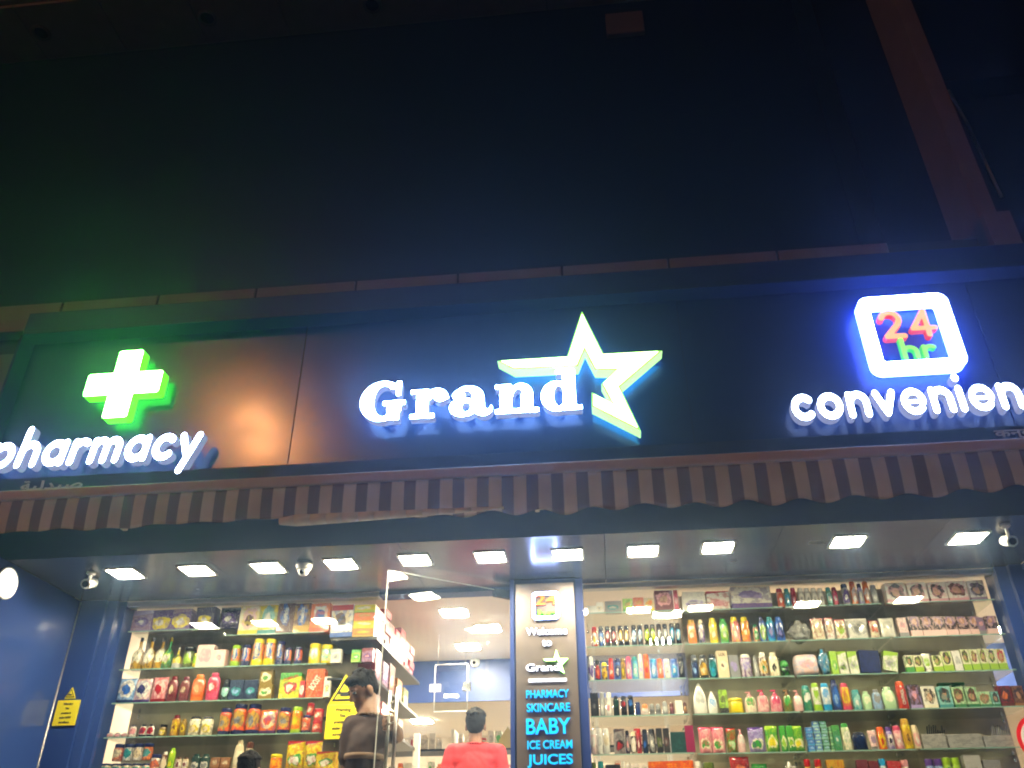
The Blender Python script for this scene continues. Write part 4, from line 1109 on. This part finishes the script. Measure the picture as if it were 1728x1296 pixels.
for key, txt in ROWS.items():
    z = SH[shelfkey(key)]; ents = []
    for ln in txt.split('\n'):
        s, desc = ln.split('|'); f = s.split()
        x0, x1, yt = float(f[0]), float(f[1]), float(f[2]); kd = f[3]; n = int(f[4]); cols = f[5:9]; art = f[9]
        for i in range(n): ents.append((x0+(x1-x0+1.2)*i, x1+(x1-x0+1.2)*i, yt, kd, cols, art, desc, n))
    lvl = {'1': 'top', '2': 'second', '3': 'third', '4': 'fourth', '5': 'fifth', '6': 'bottom'}[key[1]]
    side = PHR[key[0]]
    YF = 5.565
    for i, (x0, x1, yt, kd, cols, art, desc, n) in enumerate(ents):
        yb = 1030
        # shelf line at this px: solve by projecting back onto the shelf plane
        def px_at(xp):
            # ray through column xp that meets Z=z, Y=YF (two-step fixed point)
            y_ = 1100.
            for _ in range(12):
                q = at(xp, y_, Y=YF); y_ += (q.z-z)*248
            return at(xp, y_, Y=YF), y_
        (qa_, ya), (qb_, yb) = px_at(x0), px_at(x1)
        qt = at((x0+x1)/2-(.12*(864-(x0+x1)/2)*-.002*(ya-yt)), yt, Y=YF)
        w = (qb_.x-qa_.x)*1.03; h = max(.02, qt.z-z-.004)
        d = None
        e = item(kd, (qa_.x+qb_.x)/2, YF+.5*(w if kd in ('can', 'jar', 'waist', 'oil', 'roll', 'bag') else min(.11, w*.6)), z+.004, w, h, cols, art, rz=rad(random.uniform(-4, 4)))
        if kd == 'tray': e.location.y = YF+.1
        if 'tilted white card' in desc: e.rotation_euler = (0, rad(12), 0); e.location.z += .012
        if 'wide navy card' in desc: e.rotation_euler = (0, rad(4), 0); e.location.z += .004
        same = n > 1
        lab = desc+((', '+ORD[sum(1 for q_ in ents[:i] if q_[6] == desc)]+' of its row') if same else '')
        lab += f', {lvl} shelf, {side}'
        tag(e, lab, CATS[kd], (desc+'s in a row') if same else None)
        e['_w'] = w; e['_h'] = h; e['_d'] = desc
# stacked tiers above other goods
def at_shelf(px, z, YF=5.565):
    y_ = 1100.
    for _ in range(12):
        q = at(px, y_, Y=YF); y_ += (q.z-z)*248
    return at(px, y_, Y=YF)
def stack(x0, x1, z0, kd, cols, art, tops, label, group, YF=5.565, dy=.05):
    qa_, qb_ = at_shelf(x0, z0), at_shelf(x1, z0); zz = z0
    for i, zt in enumerate(tops):
        e = item(kd, (qa_.x+qb_.x)/2+random.uniform(-.002, .002), YF+dy, zz, (qb_.x-qa_.x)*.97, zt-zz-.002, cols, art, rz=rad(random.uniform(-2, 2)))
        tag(e, label.format(ORD[i]), CATS[kd], group); zz = zt
zz = at(440, 1154, Y=5.565).z
stack(435, 456, zz, 'box', ('dg', 'ivory', 'dg', 'g'), 'E', [at(445, 1128, Y=5.565).z], 'gold soap carton, upper one of two on the third shelf', None, dy=.045)
stack(512, 525, at(516, 1206, Y=5.565).z, 'jar', ('r', 'co', 'r', 'w'), 'E', [at(516, 1184, Y=5.565).z], 'small red jar standing on the copper jar in the left window', None)
stack(524, 541, at(530, 1216, Y=5.565).z, 'jar', ('r', 'co', 'r', 'w'), 'E', [at(530, 1194, Y=5.565).z], 'small red jar, upper one on fourth shelf of left window', None)
for i, (x0, cl) in enumerate(((182, 'co'), (199, 'w'), (216, 'w'), (233, 'or_'))):
    e_z = .69+at(215, 1288, Y=5.6).z-at(215, 1310, Y=5.6).z
    stack(x0, x0+16, e_z, 'jar', (('co', 'cr', 'nv', 'w'), ('w', 'te', 'nv', 'te'), ('w', 'cr', 'nv', 'gy'), ('or_', 'te', 'nv', 'cr'))[i], 'l', [e_z+.105],
          ('peach', 'white and teal', 'plain white', 'orange and teal')[i]+' jar with navy lid atop the jar row, left window', None)
# yellow cereal bar cartons, four high, then red cartons running back along the shelf
zt = [1.497+.0545*k for k in range(1, 5)]
for i, (c_, l_) in enumerate(zip((('or_', 'y', 'go', 'ivory'), ('y', 'ivory', 'y', 'r'), ('or_', 'go', 'or_', 'w'), ('y', 'ivory', 'li', 'r')), ('amber tea carton at the bottom', 'yellow tea carton second from the bottom', 'orange tea carton third from the bottom', 'yellow green tea carton at the top'))):
    e = item('box', -1.587, 5.62, 1.497+.0545*i, .145, .053, c_, 'b', d=.11); tag(e, l_+' of its stack by the doorway', 'box', 'tea cartons stacked by the doorway')
    for ch in e.children: ch.scale[1] = .11
for j in range(7):
    for i in range(4+(j % 3 == 1)):
        y = 5.76+.165*j
        e = item('box', -1.575+random.uniform(-.008, .008), y, 1.497+.0545*i, .16, .052, random.choice([('dr', 'r', 'dr', 'lp'), ('r', 'pk', 'dr', 'r'), ('dr', 'r', 'ma', 'pk')]), 'b', rz=rad(90+random.uniform(-2, 2)))
        for ch in e.children: ch.scale = (.15, .13, .052)
        tag(e, f'red carton, {ORD[i]} up in the {ORD[j]} stack on the doorway shelf', 'box', 'red cartons stacked along the doorway shelf')
# cartons under that shelf, seen through the doorway
low = [('wide dark red carton', 5.74, 1.24, .2, ('dr', 'mv', 'dr', 'pk')), ('mauve carton', 5.95, 1.24, .17, ('mv', 'pu', 'dr', 'w')), ('brown carton', 6.15, 1.24, .2, ('br', 'lbr', 'dr', 'w')), ('tan carton', 6.4, 1.24, .15, ('lbr', 'cr', 'br', 'w')), ('green tin', 6.62, 1.24, .13, ('ol', 'li', 'dr', 'w')),
       ('dark red carton', 5.78, 1.0, .17, ('dr', 'r', 'br', 'w')), ('pale pink carton', 6.0, 1.0, .15, ('pk', 'lp', 'r', 'w')), ('yellow carton', 6.25, 1.0, .15, ('go', 'y', 'br', 'w')), ('brown tin', 6.5, 1.0, .13, ('br', 'cr', 'k', 'w'))]
for d_, y, z, h, c_ in low:
    e = item('box', -1.57, y, z, .15, h, c_, 'E', rz=rad(90)); tag(e, f'{d_} on the {"upper" if z > 1.1 else "lower"} shelf inside the doorway', 'box')
    for ch in e.children: ch.scale = (.16, .12, h)
# soap stacks
for i, x0 in enumerate((1367, 1380, 1393, 1406)):
    nb = (4, 5, 5, 4)[i]
    zz = [SH['B5']+.004+.034*k for k in range(1, nb+1)]
    stack(x0, x0+11.5, SH['B5']+.004, 'box', (('b', 'lb', 'cy', 'w'), ('b', 'mint', 'lt', 'w'), ('fg', 'lb', 'lt', 'w'), ('fg', 'te', 'mint', 'w'))[i], 'b', zz, '{} blue green soap bar up in '+ORD[i]+' soap stack', 'soap bars stacked in the right window', dy=.04)
# second tier cartons on D4
for i, x0 in enumerate((1601, 1625)):
    zz = at(1620, 1159, Y=5.66).z
    stack(x0, x0+22, zz-.06, 'box', ('w', 'lg', 'fg', 'gy'), 't', [zz+.035], ('white flip-top carton behind the teal portrait cartons, left one', 'white flip-top carton behind the teal portrait cartons, right one')[i], 'white cartons behind the portraits', YF=5.66)
# combs in trays
for i, px in enumerate((1580, 1690)):
    q = at(px, 1240, Y=5.62); e = item('comb', q.x, 5.64, q.z-.03, .12, .11, ('k', 'k', ('k', 'gy')[i], 'k'), 'p', d=.02); e.rotation_euler = (rad(-15), rad(14), 0)
    tag(e, ('black combs standing in the cream ribbed tray', 'grey combs leaning in the right end ribbed tray')[i], 'combs')
# lettering on packs (a part of each pack)
def packtext(desc, body, size, wfrac, zf, col, upright=False, rot=0, hfrac=None):
    for e in [o for o in COL.objects if o.get('_d', '').startswith(desc)]:
        w, h = e['_w'], e['_h']
        me = text_mesh('lettering', body, 1, .0015, mat('pack_ink_'+col, CL[col], .4), bold=.02)
        xs = [v.co.x for v in me.vertices]; zs = [v.co.z for v in me.vertices]; ox, oz = (max(xs)+min(xs))/2, (max(zs)+min(zs))/2
        tw = h*wfrac if upright else w*wfrac; s_ = tw/(max(xs)-min(xs)); sz_ = s_ if not hfrac else hfrac*(w if upright else h)/(max(zs)-min(zs))
        yy = min(v.co.y for ch in e.children for v in ch.data.vertices)*e.children[0].scale[1]
        for v in me.vertices: v.co = Vector(((v.co.x-ox)*s_, v.co.y, (v.co.z-oz)*sz_))
        o = link('lettering', me, e); o.location = (0, yy-.002, h*zf); o.rotation_euler = (0, rad(-90) if upright else rad(rot), 0)
packtext('white and blue bran', 'All-\nBran', 1, .42, .5, 'dk')
packtext('brown malt', 'Horlicks', 1, .5, .6, 'w', True, hfrac=.26)
for d_ in ('lime based malt', 'orange malt drink jar', 'tall orange malt', 'small orange malt'): packtext(d_, 'Horlicks', 1, .5, .58, 'w', True, hfrac=.24)
packtext('red malt drink', 'BOOST', 1, .78, .52, 'w', rot=-58, hfrac=.24)
packtext('yellow drink powder', 'COMPLAN', 1, .7, .8, 'r', rot=-16, hfrac=.11)
packtext('red bottle with upright', 'CINTHOL', 1, .55, .42, 'w', True, hfrac=.3)
packtext('tall cream soap', 'LUX', 1, .6, .86, 'br', hfrac=.12)
e = [o for o in COL.objects if o.get('_d', '').startswith('white and blue bran')][0]
p = MB(); p.box(-e['_w']*.485, e['_w']*.485, -.056-.0, -.0535, e['_h']*.82, e['_h']*.985); o = p.build('red_header', mat('pack_ink_r', CL['r'], .4), e)
o.location.y = min(v.co.y for v in e.children[0].data.vertices)*e.children[0].scale[1]+.053
packtext('white and blue bran', "Kellogg's", 1, .6, .9, 'w', rot=-4)
for o in COL.objects:
    for k in ('_w', '_h', '_d'):
        if k in o: del o[k]

# shelves
def shelf(x0, x1, z, label, y0=5.55, y1=5.925):
    e = empty('glass_shelf', ((x0+x1)/2, (y0+y1)/2, z-.008)); tag(e, label, 'shelf', 'glass shelves in the shop windows')
    hx_, hy_ = (x1-x0)/2, (y1-y0)/2
    p = MB(); p.box(-hx_, hx_, -hy_, hy_, .002, .008); p.build('pane', M['shelfglass'], e)
    p = MB(); p.box(-hx_, hx_, -hy_-.0025, -hy_, .0015, .0085); p.build('front_edge', M['glassedge'], e)
    p = MB()
    for s in (-1, 1): p.tube((s*(hx_-.006), hy_-.01, -.004), (s*(hx_-.006), hy_-.01, -.03), .008)
    p.build('support', M['steel'], e)
for k, (x0, x1, l) in {'L1': (-3.24, -2.58, 'top glass shelf of left window, left bay'), 'L1b': (-2.55, -1.85, 'top glass shelf of left window holding malt drink cartons'), 'L2': (-3.24, -1.81, 'second glass shelf of left window'), 'L3': (-3.24, -1.81, 'third glass shelf of left window'),
                       'L4': (-3.24, -1.81, 'fourth glass shelf of left window'), 'L5': (-3.24, -1.60, 'fifth glass shelf of left window')}.items(): shelf(x0, x1, SH[k], l)
for i in range(1, 7):
    w_ = ('top', 'second', 'third', 'fourth', 'fifth', 'bottom')[i-1]
    shelf(-.098, .508, SH[f'A{i}'], f'{w_} glass shelf in the window bay beside the pillar'); shelf(.528, 1.166, SH[f'B{i}'], f'{w_} glass shelf in the middle bay of the right window')
    shelf(1.184, 1.79, SH[f'B{i}'], f'{w_} glass shelf right of the middle bay in the right window'); shelf(1.81, 2.476, SH[f'B{i}'], f'{w_} glass shelf in the end bay of the right window')
def board(z, lab):
    e = empty('wood_shelf', (-1.62, 6.2, z-.02)); tag(e, lab, 'shelf', 'dark shelves inside the doorway')
    p = MB(); p.box(-.18, .135, -.64, .78, 0, .018); p.build('board', M['black'], e)
board(1.496, 'dark shelf board carrying the red cartons by the doorway'); board(1.239, 'dark shelf board carrying mauve and tan cartons by the doorway'); board(.999, 'lower dark shelf board inside the doorway')

# yellow warning signs
def ysign(name, x0, x1, z0, z1, y, lab, tri, sc):
    e = empty(name, ((x0+x1)/2, y, z0)); tag(e, lab, 'warning sign', None)
    w = x1-x0; h = z1-z0
    p = MB(); p.box(-w/2, w/2, -.003, .003, 0, h); p.build('plate', M['yellow'], e, bevel=.0025)
    tw, tz0, tz1 = tri
    p = MB(); p.prism([(-tw/2, tz0), (tw/2, tz0), (0, tz1)], -.004, .002); p.build('triangle_plate', M['yellow'], e)
    k = .72; mz = tz0+(tz1-tz0)*.36
    p = MB(); p.prism([(-tw/2*.8, tz0+.1*(tz1-tz0)), (tw/2*.8, tz0+.1*(tz1-tz0)), (0, tz0+.86*(tz1-tz0))], -.0055, -.0042); p.build('black_triangle', M['ink'], e)
    p = MB(); p.prism([(-tw/2*.6, tz0+.17*(tz1-tz0)), (tw/2*.6, tz0+.17*(tz1-tz0)), (0, tz0+.70*(tz1-tz0))], -.007, -.0057); p.build('yellow_triangle', M['yellow'], e)
    p = MB(); p.box(-.13*tw, .13*tw, -.0085, -.0072, mz-.1*tw, mz+.03*tw); p.box(-.2*tw, -.12*tw, -.0085, -.0072, mz-.04*tw, mz+.06*tw); p.build('camera_symbol', M['ink'], e)
    for i, t in enumerate(('Warning', 'This', 'premises is', 'under CCTV', 'surveillance')):
        me = text_mesh('words', t, h*(.15 if i == 0 else .12)*sc, .001, mat('sign_ink', (.05, .045, .01), .5), bold=.001)
        o = link('words', me, e); o.location = (0, -.004, h*(.85-.18*i))
    return e
a = at(110, 1224, Y=5.412)
ysign('warning_sign', -3.53, -3.375, .957, 1.112, 5.412, 'small yellow warning plate with triangle on the dark blue pilaster', (.075, .165, .235), .78)
ysign('warning_sign', -1.755, -1.545, .85, 1.052, 5.488, 'large yellow warning plate inside the left window behind the boy', (.20, .205, .39), .95)

# red round sticker on the glass at the right edge
e = empty('round_sticker', (2.475, 5.49, .76)); tag(e, 'round red sticker with white script swirl at the right window edge', 'sticker')
def disk(mb, r0, r1, y0, y1, n=40):
    A = [[mb.bm.verts.new((r*math.cos(2*math.pi*i/n), y, r*math.sin(2*math.pi*i/n))) for i in range(n)] for r, y in ((r1, y0), (r1, y1), (r0, y1), (r0, y0))]
    for k_ in range(4):
        P_, Q_ = A[k_], A[(k_+1) % 4]
        for i in range(n): mb.bm.faces.new((P_[i], P_[(i+1) % n], Q_[(i+1) % n], Q_[i]))
p = MB(); p.tube((0, 0, 0), (0, .003, 0), .135, n=40); o = p.build('disc', mat('sticker_red', (.7, .01, .015), .35), e)
p = MB(); disk(p, .095, .112, -.0025, -.0005); p.build('white_ring', M['white'], e)
p = MB(); 
for t in range(14):
    a0 = -2.6+t*.16; p.box(-.09+t*.0125, -.09+(t+1)*.0125, -.002, -.0006, .02*math.sin(a0*2)-.012, .02*math.sin(a0*2)+.014)
p.build('white_swirl', M['white'], e)

# interior: back rack with white goods, hanging acrylic frame, poster, wall items
RK = empty('back_rack', (-1.2, 9.2, FLOOR)); RK.location = (0, 0, 0); tag(RK, 'white shelving rack full of bottles at the back of the shop', 'rack')
p = MB()
for x in (-2.35, -1.55, -.75, -.1, .6, 1.3): p.box(x-.015, x+.015, 9.0, 9.35, FLOOR, 1.46)
p.build('upright', M['white'], RK)
p = MB()
for z in (1.28, 1.0): p.box(-2.35, 1.3, 9.0, 9.35, z-.02, z)
p.build('rack_shelf', M['mull'], RK)
rg = random.Random(11); k = 0
for z in (1.28, 1.0):
    x = -2.3; kk = -1
    while x < 1.25:
        w = rg.choice([.06, .07, .09, .12]); h = rg.uniform(.09, .17)
        kd = rg.choice(['box', 'oval', 'jar', 'can', 'wide']); cols = rg.choice([('w', 'lg', 'w', 'gy')]*4+[('ivory', 'g', 'li', 'w'), ('or_', 'y', 'o', 'w'), ('w', 'r', 'r', 'gy'), ('w', 'g', 'g', 'gy')])
        if any(abs(x+w/2-u) < .06 for u in (-1.55, -.75, -.1, .6)): x += .05; continue
        e = item(kd, x+w/2, 9.08, z+.001, w, h, cols, 'e'); kk += 1
        tag(e, f'{({"w":"white","ivory":"cream","or_":"orange"})[cols[0]]} {CATS[kd]}, {({"lg":"plain","g":"green","y":"yellow","r":"red"})[cols[1]]} front, {ORD[kk % 20]} {"from left" if kk < 20 else "past the twentieth"} on {"upper" if z > 1.1 else "lower"} back rack', CATS[kd], 'goods on the back rack')
        x += w+.012
a = at(735, 1122, Y=6.9); c = at(788, 1200, Y=6.9)
e = empty('acrylic_frame', ((a.x+c.x)/2, 6.9, c.z)); tag(e, 'clear acrylic panel hanging in front of the blue bulkhead with a cream sticker', 'acrylic panel')
w = c.x-a.x; h = a.z-c.z
p = MB(); p.box(-w/2, w/2, -.003, .003, 0, h); p.build('pane', M['glass'], e)
p = MB()
for A_, B_ in (((-w/2, 0), (w/2, 0)), ((w/2, 0), (w/2, h)), ((w/2, h), (-w/2, h)), ((-w/2, h), (-w/2, 0))): p.tube((A_[0], 0, A_[1]), (B_[0], 0, B_[1]), .004)
p.build('edge_rim', M['white'], e)
p = MB(); p.box(-w/2-.04, -w/2+.05, -.006, -.004, h*.42, h*.58); p.build('sticker', M['creamwall'], e)
p = MB(); p.box(w/2-.035, w/2+.03, -.012, .012, h*.42, h*.60); p.build('hinge', M['steel'], e, bevel=.002)
p = MB(); p.tube((-w/2+.02, 0, h), (-w/2+.02, 0, CEIL-c.z), .002); p.tube((w/2-.02, 0, h), (w/2-.02, 0, CEIL-c.z), .002); p.build('hanging_wire', M['alu'], e)
q = at(857, 1262, Y=8.9); e = empty('warning_triangle', (q.x, 8.9, q.z)); tag(e, 'faded yellow triangular notice on the back room wall by the pillar', 'notice')
p = MB(); p.prism([(-.09, 0), (.09, 0), (.03, .16), (-.03, .16)][:0] or [(-.09, 0), (.09, 0), (.09, .07), (0, .2), (-.09, .07)], 0, .004); p.build('plate', mat('faded_yellow', (.5, .42, .12), .6), e)
q = at(872, 1300, Y=8.6)
for i in range(3):
    e = item('box', at(862, 1290, Y=8.6).x, 8.62, .82+.13*i-.1, .22, .12, ('r', 'w', 'w', 'w'), 't', d=.1)
    tag(e, ('bottom', 'middle', 'top')[i]+' red and white carton of the stack behind the red shirt', 'box', 'red and white cartons behind the man')

# ============================================================ PEOPLE
def ell(mb, c, r, rot=None, n=3):
    rr = bmesh.ops.create_icosphere(mb.bm, subdivisions=n, radius=1)
    for v in rr['verts']:
        p_ = Vector((v.co.x*r[0], v.co.y*r[1], v.co.z*r[2]))
        if rot: p_ = rot @ p_
        v.co = p_+Vector(c)
def limb(mb, pts_):
    for (p_, r0), (q_, r1) in zip(pts_, pts_[1:]):
        mb.tube(p_, q_, r0, r1, n=14); ell(mb, q_, (r1, r1, r1), n=2)
    ell(mb, pts_[0][0], (pts_[0][1],)*3, n=2)
def fuse(name, mb, m_, parent, vox=.008, sm=4):
    me = mb.mesh(name, m_); o = D.objects.new(name, me); COL.objects.link(o)
    md = o.modifiers.new('r', 'REMESH'); md.mode = 'VOXEL'; md.voxel_size = vox; md.use_smooth_shade = True
    ms = o.modifiers.new('s', 'SMOOTH'); ms.iterations = sm; ms.factor = .5
    dg = bpy.context.evaluated_depsgraph_get(); dg.update()
    m2_ = D.meshes.new_from_object(o.evaluated_get(dg)); D.objects.remove(o); m2_.name = name
    m2_.materials.clear(); m2_.materials.append(m_)
    for p_ in m2_.polygons: p_.use_smooth = True
    if name in ('shirt', 'trousers', 'hair'):
        from mathutils import noise as NZ
        nn = [v.normal.copy() for v in m2_.vertices]
        for v, n_ in zip(m2_.vertices, nn):
            c_ = v.co
            if name == 'hair': d_ = .0035*NZ.noise(Vector((c_.x*90, c_.y*90, c_.z*45)))
            else: d_ = .011*(abs(NZ.noise(Vector((c_.x*9+c_.z*5, c_.y*9, c_.z*11-c_.x*4))))-.25)+.004*NZ.noise(Vector((c_.x*30, c_.y*30, c_.z*22)))
            v.co = c_+n_*d_
    return link(name, m2_, parent)
def hand(mb, w, d, nrm, s=1.0, curl=.6):
    """palm along d from the wrist w, fingers curling towards nrm"""
    w = Vector(w); d = Vector(d).normalized(); nrm = Vector(nrm); nrm = (nrm-d*nrm.dot(d)).normalized(); sd = d.cross(nrm)
    R_ = Matrix((sd, d, nrm)).transposed()
    ell(mb, w+d*.045*s, (.040*s, .05*s, .016*s), R_)
    for i, (off, ln) in enumerate(((-.03, .068), (-.010, .078), (.010, .072), (.029, .056))):
        p_ = w+d*.085*s+sd*off*s; a_ = curl*.5
        r_ = .0085*s; ps = [(p_, r_)]
        for k_, f_ in enumerate((.45, .32, .25)):
            v_ = d*math.cos(a_)+nrm*math.sin(a_); p_ = p_+v_*ln*f_*s; r_ *= .92; ps.append((p_, r_)); a_ += curl
        limb(mb, ps)
    p_ = w+d*.03*s-sd*.034*s
    limb(mb, [(p_, .0105*s), (p_+(d*.55-sd*.6+nrm*.35).normalized()*.034*s, .0095*s), (p_+(d*.55-sd*.6+nrm*.35).normalized()*.034*s+(d*.8-sd*.1+nrm*.5).normalized()*.028*s, .008*s)])
def person(label, foot, H, yaw, shirt, stripe=None, pitch=0, headyaw=0, arms=None, hands=True, slim=0, fwd=.015, hs=1.0):
    s = H/1.72; e = empty('person', foot, 0); tag(e, label, 'person')
    Rz = Matrix.Rotation(yaw, 3, 'Z')
    def P(x, y, z): return Rz @ Vector((x*s, y*s, z*s))
    # local frame: person faces +Y
    hc = P(0, fwd, 1.60); Rh = Matrix.Rotation(yaw+headyaw, 3, 'Z') @ Matrix.Rotation(-pitch, 3, 'X')
    def Hh(x, y, z): return hc+Rh @ Vector((x*s*hs, y*s*hs, z*s*hs))
    mb = MB()
    ell(mb, Hh(0, -.008, .022), (.074*s*hs, .093*s*hs, .092*s*hs), Rh); ell(mb, Hh(0, .022, -.045), (.056*s*hs, .066*s*hs, .070*s*hs), Rh)
    mb.tube(Hh(0, .088, .02), Hh(0, .108, -.022), .008*s, .015*s); ell(mb, Hh(0, .106, -.024), (.016*s, .014*s, .011*s))
    ell(mb, Hh(0, .082, -.058), (.024*s, .012*s, .007*s), Rh); ell(mb, Hh(0, .084, -.070), (.020*s, .012*s, .008*s), Rh)
    ell(mb, Hh(0, .078, -.098), (.024*s, .018*s, .016*s), Rh)
    for q in (-1, 1):
        ell(mb, Hh(q*.077, -.002, -.012), (.010*s, .021*s, .033*s), Rh); ell(mb, Hh(q*.028, .083, .028), (.02*s, .01*s, .007*s), Rh)
    limb(mb, [(P(0, -.01, 1.40), .062*s), (P(0, -.005, 1.47), .054*s), (Hh(0, -.02, -.05), .054*s)])
    if arms is None: arms = [[(P(q*.185, 0, 1.40), .048*s), (P(q*.25, -.02, 1.12), .040*s), (P(q*.20, .16, .96), .029*s)] for q in (-1, 1)]
    for a_ in arms:
        limb(mb, a_[:3])
        if hands and len(a_) == 3: dd = (a_[2][0]-a_[1][0]).normalized(); hand(mb, a_[2][0], dd, Rz @ Vector((0, .3, -1)), s)
        if len(a_) > 3: a_[3](mb)
    limb(mb, [(P(0, 0, 1.40), .07*s), (P(0, 0, 1.0), .09*s)])
    for q in (-1, 1): limb(mb, [(P(q*.09, 0, .90), .07*s), (P(q*.10, .01, .48), .052*s), (P(q*.10, -.01, .09), .036*s)]); ell(mb, P(q*.10, .05, .05), (.04*s, .11*s, .04*s), Rz)
    fuse('body', mb, M['skin'], e, .007, 3)
    for q in (-1, 1):
        mb = MB(); ell(mb, Hh(q*.028, .086, .012), (.012*s, .007*s, .008*s)); mb.build('eye', M['lens'], e)
        mb = MB(); mb.tube(Hh(q*.014, .092, .030), Hh(q*.044, .080, .032), .0035*s); mb.build('eyebrow', M['hair'], e)
    mb = MB()
    ell(mb, Hh(0, -.022, .040), (.083*s*hs, .096*s*hs, .088*s*hs), Rh); ell(mb, Hh(0, -.055, -.005), (.072*s*hs, .055*s*hs, .07*s*hs), Rh); ell(mb, Hh(0, .055, .088), (.058*s, .040*s, .030*s), Rh)
    rg = random.Random(5)
    for i in range(46):
        a_ = rg.uniform(0, 6.28); t_ = rg.uniform(.0, 1.25); v_ = Vector((math.cos(a_)*math.sin(t_)*.083, math.sin(a_)*math.sin(t_)*.098-.02, math.cos(t_)*.09+.042))
        if v_.y > .04 and v_.z < .06: continue
        ell(mb, Hh(*v_), (.016*s, .016*s, .013*s), Rh, 1)
    fuse('hair', mb, M['hair'], e, .006, 2)
    mb = MB()
    ell(mb, P(0, -.01, 1.24), ((.165, .135)[slim]*s, .105*s, .20*s), Rz); ell(mb, P(0, 0, 1.02), ((.145, .12)[slim]*s, .10*s, .2*s), Rz); ell(mb, P(0, 0, .90), (.14*s, .105*s, .08*s), Rz)
    sh = [a_[0][0] for a_ in arms]
    limb(mb, [(sh[0], .062*s), (P(0, -.01, 1.405), .068*s), (sh[1], .062*s)])
    limb(mb, [(sh[0]+Vector((0, 0, -.04*s)), .06*s), (P(0, -.01, 1.30), .09*s), (sh[1]+Vector((0, 0, -.04*s)), .06*s)])
    for a_ in arms: m_ = a_[0][0].lerp(a_[1][0], .72); limb(mb, [(a_[0][0], .064*s), (m_, .060*s)])
    fuse('shirt', mb, shirt, e, .011, 5)
    mb = MB()
    a0 = P(0, -.005, 1.445)
    mb.bm.faces.ensure_lookup_table()
    for i in range(20):
        t0, t1 = 2*math.pi*i/20, 2*math.pi*(i+1)/20
        mb.tube(a0+Rz @ Vector((math.cos(t0)*.066*s, math.sin(t0)*.066*s, .012*s)), a0+Rz @ Vector((math.cos(t1)*.066*s, math.sin(t1)*.066*s, .012*s)), .008*s, n=8)
    mb.build('collar', stripe or shirt, e)
    if stripe:
        mb = MB(); mb.lathe([(1.0, -.016*s), (1.03, 0), (1.0, .016*s)], n=30, sx=(.170, .142)[slim]*s, sy=.112*s, c=(0, 0, 0)); o = mb.build('chest_band', stripe, e); o.location = P(0, -.01, 1.225); o.rotation_euler = (0, 0, yaw)
    mb = MB()
    for q in (-1, 1): limb(mb, [(P(q*.08, 0, .92), .10*s), (P(q*.10, .01, .48), .068*s), (P(q*.10, 0, .12), .055*s)])
    fuse('trousers', mb, M['trouser'], e, .012, 4)
    return e
hw = at(803, 1195, Y=7.2)
person('man in a red t-shirt seen from behind inside the shop', (hw.x, 7.2, FLOOR+.15), hw.z-.012-(FLOOR+.15), rad(4), M['redcloth'])
hw = at(425, 1266, Y=4.72)
person('child with black hair in front of left window, only head top showing', (hw.x, 4.72, FLOOR), hw.z-.012-FLOOR, rad(12), M['browncloth'], headyaw=rad(-20))
hb = at(602, 1131, Y=5.13); fx, fy = -1.400, 5.15; Hb = hb.z+.01-FLOOR; sb = Hb/1.72
def wv(x, y, z): return Vector((x-fx, y-fy, z-FLOOR))
def grip(mb):
    bx, by, zc = -1.243, 5.047, .868
    ell(mb, wv(bx+.018, by+.040, zc), (.020, .016, .045))
    for i in range(4):
        z = zc+.036-.0235*i; k_ = (0, .004, .002, -.004)[i]
        ps = [(bx+.008, by+.040), (bx-.026-k_, by+.026), (bx-.029-k_, by-.004), (bx-.008, by-.024)]
        limb(mb, [(wv(x, y, z-.003*j), .0098-.0006*j) for j, (x, y) in enumerate(ps)])
    limb(mb, [(wv(bx+.034, by+.034, zc+.03), .012), (wv(bx+.032, by+.0, zc+.046), .0105), (wv(bx+.010, by-.022, zc+.052), .009)])
el = at(673, 1243, Y=5.20)
arms = [[(wv(-1.475, 5.13, .865), .040), (wv(-1.490, 5.12, .62), .034), (wv(-1.50, 5.02, .40), .026)],
        [(wv(-1.305, 5.19, .870), .042), (wv(el.x-.01, 5.22, el.z), .036), (wv(-1.212, 5.105, .845), .025), grip]]
person('boy in a dark brown shirt with beige band, head bowed, gripping the door handle', (fx, fy, FLOOR), Hb, rad(75), M['browncloth'], M['stripecloth'], pitch=rad(30), headyaw=rad(62), arms=arms, slim=1, fwd=.042, hs=.90)

# ============================================================ HAZE added to imitate lens bloom around the lights
hz = MB(); hz.box(-61, 61, -61, 61, -2.8, 10.6)
m = D.materials.new('bloom_haze'); m.use_nodes = True; nt = m.node_tree; nt.nodes.remove(nt.nodes['Principled BSDF'])
v = nt.nodes.new('ShaderNodeVolumePrincipled'); v.inputs['Color'].default_value = (.42, .64, 1, 1); v.inputs['Density'].default_value = .0095
v.inputs['Anisotropy'].default_value = .85
nt.links.new(v.outputs[0], nt.nodes['Material Output'].inputs['Volume'])
tag(hz.build('lens_bloom_haze', m), kind='stuff')
